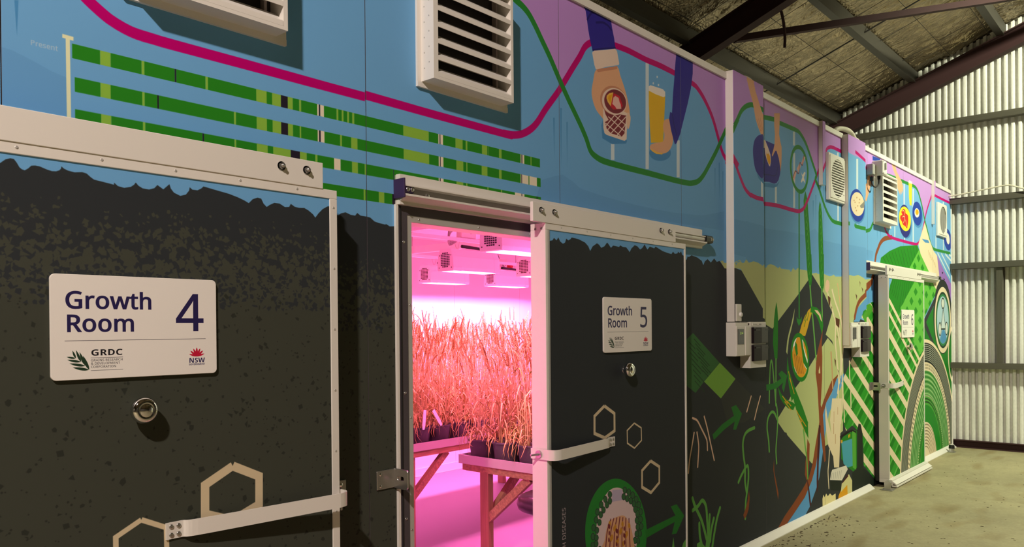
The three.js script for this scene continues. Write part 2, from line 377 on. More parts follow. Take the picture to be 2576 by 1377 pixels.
['p','brn',0,5220,403,5231,350,5214,277,5184,241,5145,216,5127,251,5156,279,5195,331],
['s','sgrn',26,4409,487,4443,430,4528,323,4591,196],
['s','sgrn',26,4412,411,4482,427,4538,451,4586,405,4601,310,4615,199],
['s','sgrn',26,4780,361,4733,292,4690,191,4663,111],
['s','sgrn',26,4691,308,4654,238,4639,171],
['s','sgrn',26,4635,340,4628,274,4620,190],
['s','sgrn',26,4496,313,4503,230,4541,138],
['p','sgrn',0,4591,211,4648,200,4631,136,4605,62,4461,95,4463,192,4510,198,4574,148],
['r','bar',0,856,2365,931,2324],
['r','barl',0,931,2365,960,2324],
['r','bar',0,960,2365,1049,2324],
['r','barl',0,1049,2365,1057,2324],
['r','bar',0,1057,2365,1150,2324],
['r','bark',0,1150,2365,1155,2324],
['r','bar',0,1155,2365,1250,2324],
['r','barl',0,1250,2365,1258,2324],
['r','bar',0,1258,2365,1429,2324],
['r','barl',0,1429,2365,1468,2324],
['r','bar',0,1468,2365,1489,2324],
['r','barl',0,1489,2365,1429,2324],
['r','barl',0,1429,2365,1468,2324],
['r','bar',0,1468,2365,1489,2324],
['r','barl',0,1489,2365,1523,2324],
['r','bark',0,1523,2365,1550,2324],
['r','barl',0,1550,2365,1570,2324],
['r','bar',0,1570,2365,1596,2324],
['r','barl',0,1596,2365,1604,2324],
['r','bar',0,1604,2365,1671,2324],
['r','barc',0,1671,2365,1678,2324],
['r','bark',0,1678,2365,1684,2324],
['r','barc',0,1684,2365,1700,2324],
['r','bar',0,1700,2365,1755,2324],
['r','barl',0,1755,2365,1763,2324],
['r','bar',0,1763,2365,1778,2324],
['r','barl',0,1778,2365,1786,2324],
['r','bar',0,1786,2365,1803,2324],
['r','barl',0,1803,2365,1811,2324],
['r','bar',0,1811,2365,1826,2324],
['r','barl',0,1826,2365,1835,2324],
['r','bar',0,1835,2365,2076,2324],
['r','barl',0,2076,2365,2213,2324],
['r','bar',0,2213,2365,2267,2324],
['r','barc',0,2267,2365,2274,2324],
['r','bark',0,2274,2365,2279,2324],
['r','barc',0,2279,2365,2294,2324],
['r','bar',0,2294,2365,2367,2324],
['r','barl',0,2367,2365,2410,2324],
['r','bar',0,2410,2365,2429,2324],
['r','barl',0,2429,2365,2439,2324],
['r','bar',0,2439,2365,2531,2324],
['r','barl',0,2531,2365,2565,2324],
['r','bar',0,2565,2365,2572,2324],
['r','barl',0,2572,2365,2574,2324],
['r','bar',0,2574,2365,2643,2324],
['r','barl',0,2643,2365,2660,2324],
['r','bar',0,2660,2365,2793,2324],
['r','barc',0,2793,2365,2799,2324],
['r','bark',0,2799,2365,2805,2324],
['r','barc',0,2805,2365,2819,2324],
['r','bar',0,2819,2365,2865,2324],
['r','barl',0,2865,2365,2872,2324],
['r','bar',0,2872,2365,2935,2324],
['r','bar',0,862,2272,931,2231],
['r','barl',0,931,2272,959,2231],
['r','bar',0,959,2272,1050,2231],
['r','barl',0,1050,2272,1057,2231],
['r','bar',0,1057,2272,1095,2231],
['r','bark',0,1095,2272,1100,2231],
['r','bar',0,1100,2272,1347,2231],
['r','barl',0,1347,2272,1354,2231],
['r','bar',0,1354,2272,1430,2231],
['r','barl',0,1430,2272,1468,2231],
['r','bar',0,1468,2272,1490,2231],
['r','barl',0,1490,2272,1430,2231],
['r','barl',0,1430,2272,1468,2231],
['r','bar',0,1468,2272,1490,2231],
['r','barl',0,1490,2272,1523,2231],
['r','bark',0,1523,2272,1550,2231],
['r','barl',0,1550,2272,1570,2231],
['r','bar',0,1570,2272,1597,2231],
['r','barl',0,1597,2272,1603,2231],
['r','bar',0,1603,2272,1672,2231],
['r','barc',0,1672,2272,1678,2231],
['r','bark',0,1678,2272,1685,2231],
['r','barc',0,1685,2272,1701,2231],
['r','bar',0,1701,2272,1770,2231],
['r','barl',0,1770,2272,1778,2231],
['r','bar',0,1778,2272,1820,2231],
['r','barl',0,1820,2272,1849,2231],
['r','bar',0,1849,2272,2077,2231],
['r','barl',0,2077,2272,2214,2231],
['r','bar',0,2214,2272,2268,2231],
['r','barc',0,2268,2272,2275,2231],
['r','bark',0,2275,2272,2279,2231],
['r','barc',0,2279,2272,2295,2231],
['r','bar',0,2295,2272,2371,2231],
['r','barl',0,2371,2272,2413,2231],
['r','bar',0,2413,2272,2432,2231],
['r','barl',0,2432,2272,2438,2231],
['r','bar',0,2438,2272,2528,2231],
['r','barl',0,2528,2272,2565,2231],
['r','bar',0,2565,2272,2642,2231],
['r','barl',0,2642,2272,2659,2231],
['r','bar',0,2659,2272,2792,2231],
['r','barc',0,2792,2272,2797,2231],
['r','bark',0,2797,2272,2802,2231],
['r','barc',0,2802,2272,2849,2231],
['r','bar',0,2849,2272,2855,2231],
['r','barc',0,2855,2272,2911,2231],
['r','bar',0,2911,2272,2939,2231],
['r','bar',0,862,2182,932,2141],
['r','barl',0,932,2182,960,2141],
['r','bar',0,960,2182,1051,2141],
['r','barl',0,1051,2182,1058,2141],
['r','bar',0,1058,2182,1238,2141],
['r','bark',0,1238,2182,1243,2141],
['r','bar',0,1243,2182,1348,2141],
['r','barl',0,1348,2182,1354,2141],
['r','bar',0,1354,2182,1429,2141],
['r','barl',0,1429,2182,1468,2141],
['r','bar',0,1468,2182,1429,2141],
['r','barl',0,1429,2182,1470,2141],
['r','bar',0,1470,2182,1491,2141],
['r','barl',0,1491,2182,1560,2141],
['r','bark',0,1560,2182,1597,2141],
['r','barl',0,1597,2182,1625,2141],
['r','bar',0,1625,2182,1661,2141],
['r','barl',0,1661,2182,1670,2141],
['r','bar',0,1670,2182,1742,2141],
['r','barc',0,1742,2182,1771,2141],
['r','bar',0,1771,2182,1823,2141],
['r','barl',0,1823,2182,1850,2141],
['r','bar',0,1850,2182,1882,2141],
['r','barl',0,1882,2182,1888,2141],
['r','bar',0,1888,2182,2023,2141],
['r','bark',0,2023,2182,2026,2141],
['r','bar',0,2026,2182,2267,2141],
['r','barc',0,2267,2182,2273,2141],
['r','bark',0,2273,2182,2278,2141],
['r','barc',0,2278,2182,2295,2141],
['r','bar',0,2295,2182,2371,2141],
['r','barl',0,2371,2182,2412,2141],
['r','bar',0,2412,2182,2430,2141],
['r','barl',0,2430,2182,2437,2141],
['r','bar',0,2437,2182,2564,2141],
['r','barl',0,2564,2182,2571,2141],
['r','bar',0,2571,2182,2653,2141],
['r','barl',0,2653,2182,2661,2141],
['r','bar',0,2661,2182,2750,2141],
['r','barc',0,2750,2182,2797,2141],
['r','bark',0,2797,2182,2802,2141],
['r','barc',0,2802,2182,2818,2141],
['r','bar',0,2818,2182,2908,2141],
['r','bark',0,2908,2182,2914,2141],
['r','bar',0,2914,2182,2940,2141],
['r','bar',0,1609,2085,1876,2044],
['r','barl',0,1876,2085,1884,2044],
['r','bar',0,1884,2085,1949,2044],
['r','barl',0,1949,2085,1976,2044],
['r','bar',0,1976,2085,2016,2044],
['r','bark',0,2016,2085,2058,2044],
['l','axis',11,845,2378,846,2152],
['l','axis',11,831,2380,860,2379],
['s','mag',34,884,2514,900,2500,929,2480,960,2462,999,2448,1035,2441,1087,2439,1145,2438,1365,2438,1614,2437,1886,2437],
['s','mag',34,1886,2444,2238,2441,2702,2440,2678,2442,2745,2446,2807,2463,2870,2497,2919,2539,2986,2618,3090,2729,3198,2860,3264,2939,3311,3001,3369,3040,3448,3065,3580,3081,3719,3088,3899,3084,4066,3088,4243,3084,4444,3073,4527,3052,4627,2991,4729,2893,4837,2727,4896,2676,4967,2629],
['s','mag',30,4898,2655,4924,2632,4984,2565,5066,2489,5150,2455,5161,2457,5245,2449,5362,2450],
['s','mag',30,5365,2434,5729,2455,5956,2454,6089,2454,6173,2460,6260,2490,6348,2566,6473,2703,6593,2837,6689,2933,6697,2868,6757,2971,6780,3041,6843,3074,6932,3089,7151,3088],
['s','mag',30,7338,3110,7611,3071,7984,3001,8139,2790,8406,2525,8468,2486,8544,2462,8673,2449,9079,2446,9488,2449,9611,2462,9689,2497,9770,2563,9902,2737,10003,2868,10174,3027,10236,3070,10417,3092,10706,3090,11145,3089],
['s','grn',34,2724,3091,2769,3075,2815,3062,2862,3038,2909,2995,2958,2941,3023,2870,3091,2786,3169,2696,3259,2599,3314,2532,3352,2473,3400,2450,3459,2439,3550,2436,3709,2436,3936,2438,4181,2438,4352,2441,4434,2449,4518,2474,4591,2525,4665,2598,4772,2710,4899,2861,4972,2947],
['s','grn',34,4909,2885,4960,2940,5013,3001,5067,3039,5122,3064,5196,3083,5347,3084,5374,3081],
['s','grn',34,5376,3054,5692,3090,5803,3084,6097,3090,5996,3086,6146,3088,6223,3069,6301,3029,6364,2979,6460,2885,6541,2799,6524,2756,6596,2698,6687,2602,6761,2535,6856,2477,6954,2451,7178,2450],
['s','grn',34,7325,2463,7341,2442,7614,2444],
['s','grn',34,7619,2421,7908,2464,8007,2527,8094,2607,8142,2907,8271,3042,8557,3073,9009,3081,9265,3083,9502,3085,9624,3055,9716,2990,9809,2899,9903,2772,10031,2646,10162,2517,10263,2462,10437,2448,11129,2453],
['p','shadowblue',0,3452,2624,3482,2687,3491,2586,3701,2588,3690,2568,3552,2541,3461,2557],
['p','navy',0,3284,3234,3295,3215,3320,3188,3331,3143,3341,3098,3356,3049,3379,2998,3487,3033,3592,3065,3580,3119,3561,3168,3549,3218,3546,3269],
['s','navyd',12,3334,3149,3373,3195,3427,3215],
['s','navyd',12,3414,3156,3473,3173,3520,3171,3552,3157],
['s','navyd',8,3379,3003,3487,3039,3592,3069],
['b','skin',0,3411,2908,3506,2934,3605,2972,3641,2925,3683,2864,3715,2799,3730,2737,3707,2678,3638,2695,3533,2668,3502,2648,3452,2670,3398,2705,3367,2771,3381,2842],
['p','skind',0,3411,2911,3610,2976,3606,2958,3506,2925,3424,2898],
['p','cuff',0,3374,2989,3393,3003,3487,3031,3588,3064,3607,3057,3628,2993,3622,2984,3501,2944,3418,2911,3405,2909,3392,2931],
['p','cuff',0,3468,2742,3471,2616,3481,2588,3501,2582,3674,2580,3695,2593,3705,2738,3607,2747],
['p','wine',0,3468,2736,3493,2689,3521,2666,3487,2648,3502,2616,3542,2598,3647,2599,3674,2622,3694,2723,3606,2715,3534,2709],
['l','cuff',6,3492,2643,3636,2600],
['l','cuff',6,3518,2683,3674,2633],
['l','cuff',6,3575,2703,3689,2669],
['l','cuff',6,3638,2715,3512,2612],
['l','cuff',6,3692,2717,3542,2598],
['l','cuff',6,3689,2675,3594,2591],
['l','cuff',6,3575,2700,3492,2626],
['b','skind',0,3681,2834,3695,2812,3696,2787,3684,2762,3660,2738,3628,2719,3590,2706,3550,2701,3513,2703,3481,2712,3458,2728,3446,2749,3445,2773,3456,2797,3478,2820,3509,2840,3545,2853,3585,2860,3623,2859,3657,2850],
['b','cuff',0,3686,2827,3699,2807,3699,2784,3687,2760,3665,2738,3634,2720,3598,2707,3560,2702,3525,2704,3495,2712,3473,2727,3462,2747,3462,2769,3472,2792,3493,2814,3523,2832,3558,2845,3596,2851,3632,2850,3663,2842],
['b','wine',0,3680,2822,3691,2805,3692,2784,3682,2763,3662,2744,3635,2728,3604,2717,3570,2712,3539,2714,3513,2721,3493,2735,3483,2752,3482,2772,3492,2792,3510,2811,3536,2827,3567,2839,3600,2844,3632,2843,3660,2836],
['p','red',0,3571,2820,3629,2817,3660,2770,3638,2748,3565,2730,3539,2742],
['p','lemon',0,3568,2824,3530,2811,3506,2793,3502,2778,3514,2760,3542,2743],
['p','flame2',0,3558,2813,3525,2797,3516,2781,3540,2757],
['p','ice',0,3587,2809,3620,2804,3628,2784,3639,2774,3645,2750,3598,2740,3584,2751,3557,2759,3568,2795],
['b','skinl',0,3708,2744,3736,2726,3729,2676,3707,2651,3697,2694],
['p','lemon2',0,3932,2925,4116,2928,4110,2857,4090,2655,4082,2642,3951,2617,3940,2704,3930,2838],
['p','foam',0,3932,2938,3950,2949,4089,2957,4116,2947,4116,2922,4100,2911,4003,2909,3931,2913],
['b','stem',0,4035,3016,4032,3011,4026,3007,4020,3008,4018,3012,4020,3018,4026,3021,4032,3021],
['b','stem',0,3990,2969,3988,2963,3982,2960,3976,2960,3974,2965,3976,2970,3982,2973,3988,2973],
['b','stem',0,4048,2972,4046,2966,4040,2963,4034,2963,4031,2968,4034,2973,4040,2977,4046,2976],
['b','shadowblue',0,4177,2595,4160,2568,4114,2544,4052,2528,3991,2525,3948,2535,3932,2556,3948,2582,3992,2606,4053,2623,4115,2627,4161,2617],
['b','skin',0,4105,2776,4168,2794,4186,2737,4204,2682,4184,2633,4133,2592,4046,2569,3950,2575,3945,2602,3998,2624,4084,2648,4103,2690,4088,2731],
['p','lemon',0,3944,2583,4046,2574,4083,2580,4077,2570,4010,2562,3962,2570],
['p','navy',0,4252,3251,4251,3212,4237,3137,4223,3042,4209,2961,4194,2838,4172,2839,4159,2796,4180,2735,4211,2676,4226,2654,4247,2666,4290,2729,4338,2831,4387,2934,4429,3036,4454,3136,4457,3245],
['s','navyd',8,4198,2829,4219,2769,4248,2715],
['p','skin',0,5089,3263,5102,3245,5124,3208,5160,3153,5196,3105,5218,3054,5241,2995,5269,2960,5306,2922,5330,2902,5371,2904,5374,3045,5338,3078,5291,3133,5244,3188,5217,3243,5208,3267],
['l','skind',5,5260,2998,5325,2926],
['l','skind',5,5288,3008,5345,2929],
['l','skind',5,5317,3018,5359,2940],
['p','shadowblue',0,5212,2655,5260,2615,5360,2598,5366,2577,5596,2605,5732,2612,5788,2642,5745,2599,5676,2579,5372,2557,5285,2587],
['b','navy',0,5196,2756,5215,2832,5265,2877,5321,2899,5365,2898,5365,2752,5360,2606,5285,2611,5224,2657],
['p','navy',0,5373,2894,5542,2907,5695,2905,5743,2865,5790,2806,5811,2752,5800,2700,5771,2651,5732,2623,5690,2612,5596,2613,5367,2586],
['p','skin',0,5699,3137,5804,3158,5795,3055,5787,2997,5807,2949,5832,2908,5833,2852,5825,2777,5810,2715,5804,2751,5777,2815,5736,2864,5715,2860,5687,2834,5667,2809,5649,2817,5681,2866,5702,2909,5710,2983,5698,3048],
['p','cuff',0,5373,2897,5535,2908,5587,2862,5626,2819,5635,2770,5618,2728,5598,2732,5559,2770,5533,2809,5524,2849,5372,2835],
['p','flame2',0,5544,2830,5560,2808,5586,2821,5615,2806,5628,2769,5614,2744,5592,2747,5566,2776],
['s','navyd',7,5373,2639,5597,2665,5678,2669,5733,2690,5755,2744],
['c','grn',32,6354,2821,6356,2774,6345,2728,6323,2687,6291,2653,6251,2629,6207,2617,6161,2616,6117,2627,6078,2648,6045,2680,6022,2718,6009,2761,6007,2806,6017,2849,6038,2889,6068,2923,6106,2948,6149,2962,6194,2965,6239,2956,6280,2935,6315,2904,6340,2865],
['p','ice',0,6041,2711,6095,2765,6122,2769,6109,2732,6063,2679],
['p','ice',0,6126,2787,6180,2837,6211,2823,6163,2760],
['p','ice',0,6219,2842,6267,2910,6306,2904,6250,2835],
['s','wine',8,6049,2706,6098,2765,6163,2757,6191,2844,6242,2833,6275,2917],
['p','foam',0,6205,2781,6241,2753,6284,2786,6309,2781,6272,2740,6303,2692,6256,2714,6224,2690,6209,2698,6240,2738],
['b','shadowblue',0,7605,2650,7603,2601,7580,2554,7537,2515,7479,2486,7412,2470,7344,2470,7280,2484,7227,2511,7189,2548,7170,2592,7172,2639,7193,2684,7233,2723,7288,2753,7353,2770,7422,2773,7487,2760,7543,2734,7584,2696],
['b','navyb',0,7584,2661,7585,2615,7566,2570,7528,2532,7475,2504,7414,2489,7350,2488,7290,2501,7238,2527,7201,2563,7181,2605,7179,2649,7197,2692,7232,2730,7282,2758,7342,2775,7406,2778,7468,2766,7522,2741,7562,2705],
['b','cream',0,7576,2673,7575,2638,7556,2605,7521,2576,7473,2554,7417,2541,7360,2539,7306,2547,7261,2565,7229,2590,7212,2621,7213,2654,7231,2686,7264,2715,7310,2737,7364,2751,7422,2754,7477,2747,7524,2730,7558,2704],
['b','tan',0,7311,2670,7303,2663,7288,2661,7281,2667,7289,2674,7304,2676],
['b','tan',0,7387,2704,7379,2697,7364,2695,7356,2700,7364,2708,7379,2710],
['b','tan',0,7450,2666,7442,2658,7426,2656,7419,2662,7427,2669,7442,2671],
['b','tan',0,7347,2608,7339,2601,7324,2599,7317,2605,7325,2612,7340,2614],
['b','tan',0,7411,2632,7403,2625,7388,2623,7380,2629,7388,2636,7403,2638],
['b','tan',0,7336,2657,7328,2649,7313,2648,7306,2653,7313,2660,7328,2662],
['b','tan',0,7372,2586,7364,2579,7349,2577,7342,2583,7349,2590,7364,2592],
['b','tan',0,7463,2696,7455,2689,7440,2687,7432,2693,7440,2700,7455,2702],
['p','grey',0,7451,2637,7551,2681,7604,2721,7571,2633,7485,2619],
['p','skin',0,7919,3003,7988,2969,7958,2894,7887,2797,7831,2729,7604,2704,7632,2793,7848,2906,7863,2969],
['p','navyb',0,8025,3190,8261,3198,8261,3172,8024,3147],
['p','skin',0,8637,3222,8768,3227,8820,3156,8927,3109,9009,3073,9058,3023,9035,2956,8993,2983,9006,2937,8957,2963,8945,2922,8883,2961,8849,2980,8844,3043,8779,3104,8688,3161],
['p','foam',0,9257,3114,9310,3128,9398,3123,9407,3101,9265,3091],
['p','lemon3',0,9265,3095,9401,3100,9392,2968,9377,2861,9304,2859,9276,2938],
['b','shadowblue',0,9375,2682,9382,2628,9363,2576,9321,2532,9260,2500,9187,2483,9108,2483,9033,2499,8967,2530,8917,2572,8888,2621,8882,2672,8899,2722,8938,2765,8995,2797,9066,2816,9144,2818,9221,2804,9290,2774,9343,2732],
['b','navyd2',0,9344,2692,9345,2636,9323,2584,9280,2539,9221,2508,9152,2492,9080,2494,9012,2512,8955,2544,8913,2588,8890,2639,8889,2693,8910,2744,8950,2787,9006,2819,9073,2837,9145,2838,9214,2821,9275,2790,9319,2745],
['b','lemon3',0,9341,2719,9344,2677,9325,2637,9285,2602,9229,2576,9162,2562,9092,2560,9024,2571,8967,2593,8924,2624,8900,2662,8896,2702,8914,2740,8951,2775,9005,2801,9070,2816,9140,2820,9209,2810,9269,2789,9315,2757],
['b','redb',0,9059,2788,9129,2783,9143,2753,9228,2737,9242,2682,9211,2622,9196,2596,9111,2613,9041,2622,9000,2650,8940,2676,8960,2710,9015,2723,8988,2752],
['s','flame1',9,9029,2701,9085,2715,9113,2693,9056,2640],
['s','flame1',9,9141,2680,9169,2634,9139,2599],
['s','flame1',9,9030,2765,9087,2771,9100,2732],
['b','shadowblue',0,9832,2803,9832,2759,9810,2717,9770,2682,9715,2656,9650,2642,9584,2641,9521,2654,9469,2678,9431,2712,9411,2752,9411,2794,9432,2835,9470,2870,9523,2896,9585,2911,9652,2913,9716,2902,9771,2878,9811,2844],
['b','navyb',0,9794,2820,9794,2778,9775,2738,9739,2703,9689,2678,9631,2665,9571,2665,9513,2678,9465,2702,9430,2734,9412,2773,9411,2814,9429,2853,9464,2887,9511,2912,9568,2926,9629,2928,9687,2916,9737,2893,9774,2860],
['b','foam',0,9690,2816,9683,2789,9651,2766,9603,2753,9552,2754,9512,2768,9493,2791,9500,2818,9531,2841,9578,2854,9629,2853,9670,2840],
['b','flame2',0,9662,2821,9653,2801,9622,2785,9580,2780,9544,2787,9527,2804,9535,2824,9566,2839,9608,2844,9645,2837],
['b','navyb',0,11192,2638,11200,2596,11188,2556,11156,2523,11110,2499,11052,2486,10990,2487,10928,2501,10874,2526,10832,2559,10807,2598,10799,2639,10811,2678,10840,2711,10885,2735,10941,2748,11003,2749,11065,2736,11121,2712,11165,2678],
['b','foam',0,11094,2637,11097,2602,11076,2574,11037,2560,10991,2565,10949,2587,10924,2619,10921,2654,10941,2682,10980,2696,11026,2691,11068,2670],
['p','ldgrn',0,8226,2145,8269,2222,8551,2306,8933,2383,9604,2444,9670,2394,9469,2261,9211,2129,8226,2113],
['l','ldgrnl',8,8333,2237,8546,2113],
['l','ldgrnl',8,8433,2258,8643,2118],
['l','ldgrnl',8,8535,2278,8741,2123],
['l','ldgrnl',8,8639,2300,8842,2128],
['l','ldgrnl',8,8746,2321,8944,2133],
['l','ldgrnl',8,8854,2343,9048,2139],
['l','ldgrnl',8,8964,2351,9153,2144],
['l','ldgrnl',8,9077,2366,9261,2149],
['l','ldgrnl',8,9192,2381,9371,2155],
['l','ldgrnl',8,9309,2396,9484,2160],
['l','ldgrnl',8,9429,2412,9598,2166],
['l','ldgrnl',8,9551,2428,9715,2172],
['p','LATT',0,9670,2400,10108,2160,9642,2150,9253,2155],
['p','LATT',0,9305,2069,10088,2148,10460,1955,9871,1639,9415,1474],
['p','cream',0,9918,2730,9642,2460,9733,2351,10108,2160,10559,2162,10538,2363,10310,2426,10117,2551],
['p','cream',0,10054,2191,10559,2198,10573,2029,10590,1954,10460,1950,10297,2028],
['l','tan',12,10066,2421,10093,2361],
['l','tan',12,10123,2398,10151,2336],
['l','tan',12,10181,2374,10209,2312],
['l','tan',12,10239,2350,10267,2288],
['l','tan',12,10298,2325,10327,2263],
['l','tan',12,10358,2300,10386,2238],
['p','shadowblue',0,9787,2531,10068,2534,10116,2507,9925,2498],
['p','pur2',0,10461,2391,10559,2169,10608,2040,11150,1841,11156,2087],
['p','sky',0,10386,2431,11165,2436,11156,2073,10826,2208],
['l','stem',26,10488,2418,11101,2139],
['l','stem',26,10675,2423,11103,2235],
['l','stem',26,10869,2428,11220,2350],
['l','stem',26,11068,2432,11455,2392],
['p','black',0,10691,2201,10766,2191,10712,2170],
['p','black',0,10770,2125,10845,2115,10790,2094],
['p','black',0,10875,2009,10952,1999,10896,1978],
['p','black',0,10849,2062,10926,2051,10870,2031],
['p','char',0,9871,1621,10478,1951,10552,1915,9954,1585,10352,1298,10245,1310,9869,1532],
['p','gtri',0,9954,1585,10439,1847,10426,1297,10352,1298],
['p','gtri',0,9868,1505,10209,1320,9864,1336],
];
const muralDoorA = [
['p','char',0,570,1939,639,1977,651,1988,662,1993,670,1992,676,1984,682,1973,687,1969,694,1967,702,1973,709,1981,718,1983,729,1982,744,1977,757,1974,767,1975,775,1979,779,1984,780,1990,786,1985,796,1981,812,1979,831,1982,842,1980,852,1972,861,1966,886,1963,913,1959,913,1965,923,1957,940,1954,958,1959,967,1966,972,1973,979,1965,991,1959,1009,1958,1024,1964,1033,1974,1050,1964,1068,1981,1072,1969,1081,1958,1100,1951,1117,1957,1127,1970,1129,1980,1137,1974,1153,1974,1165,1981,1172,1988,1212,1982,1254,1976,1283,1969,1305,1962,1321,1955,1335,1969,1352,1976,1365,1974,1373,1959,1384,1950,1396,1958,1412,1966,1431,1966,1451,1957,1467,1959,1473,1970,1488,1962,1504,1960,1525,1962,1542,1955,1559,1944,1568,1934,1581,1950,1598,1966,1617,1977,1652,1987,1720,0,200,0,200,1990],
['l','hexc',27,1257,1135,1347,1090,1346,1001,1254,967,1166,1002,1167,1090,1257,1135],
['l','hexc',15,977,1021,1048,985,1049,899,976,885,907,913,907,986,977,1021],
];
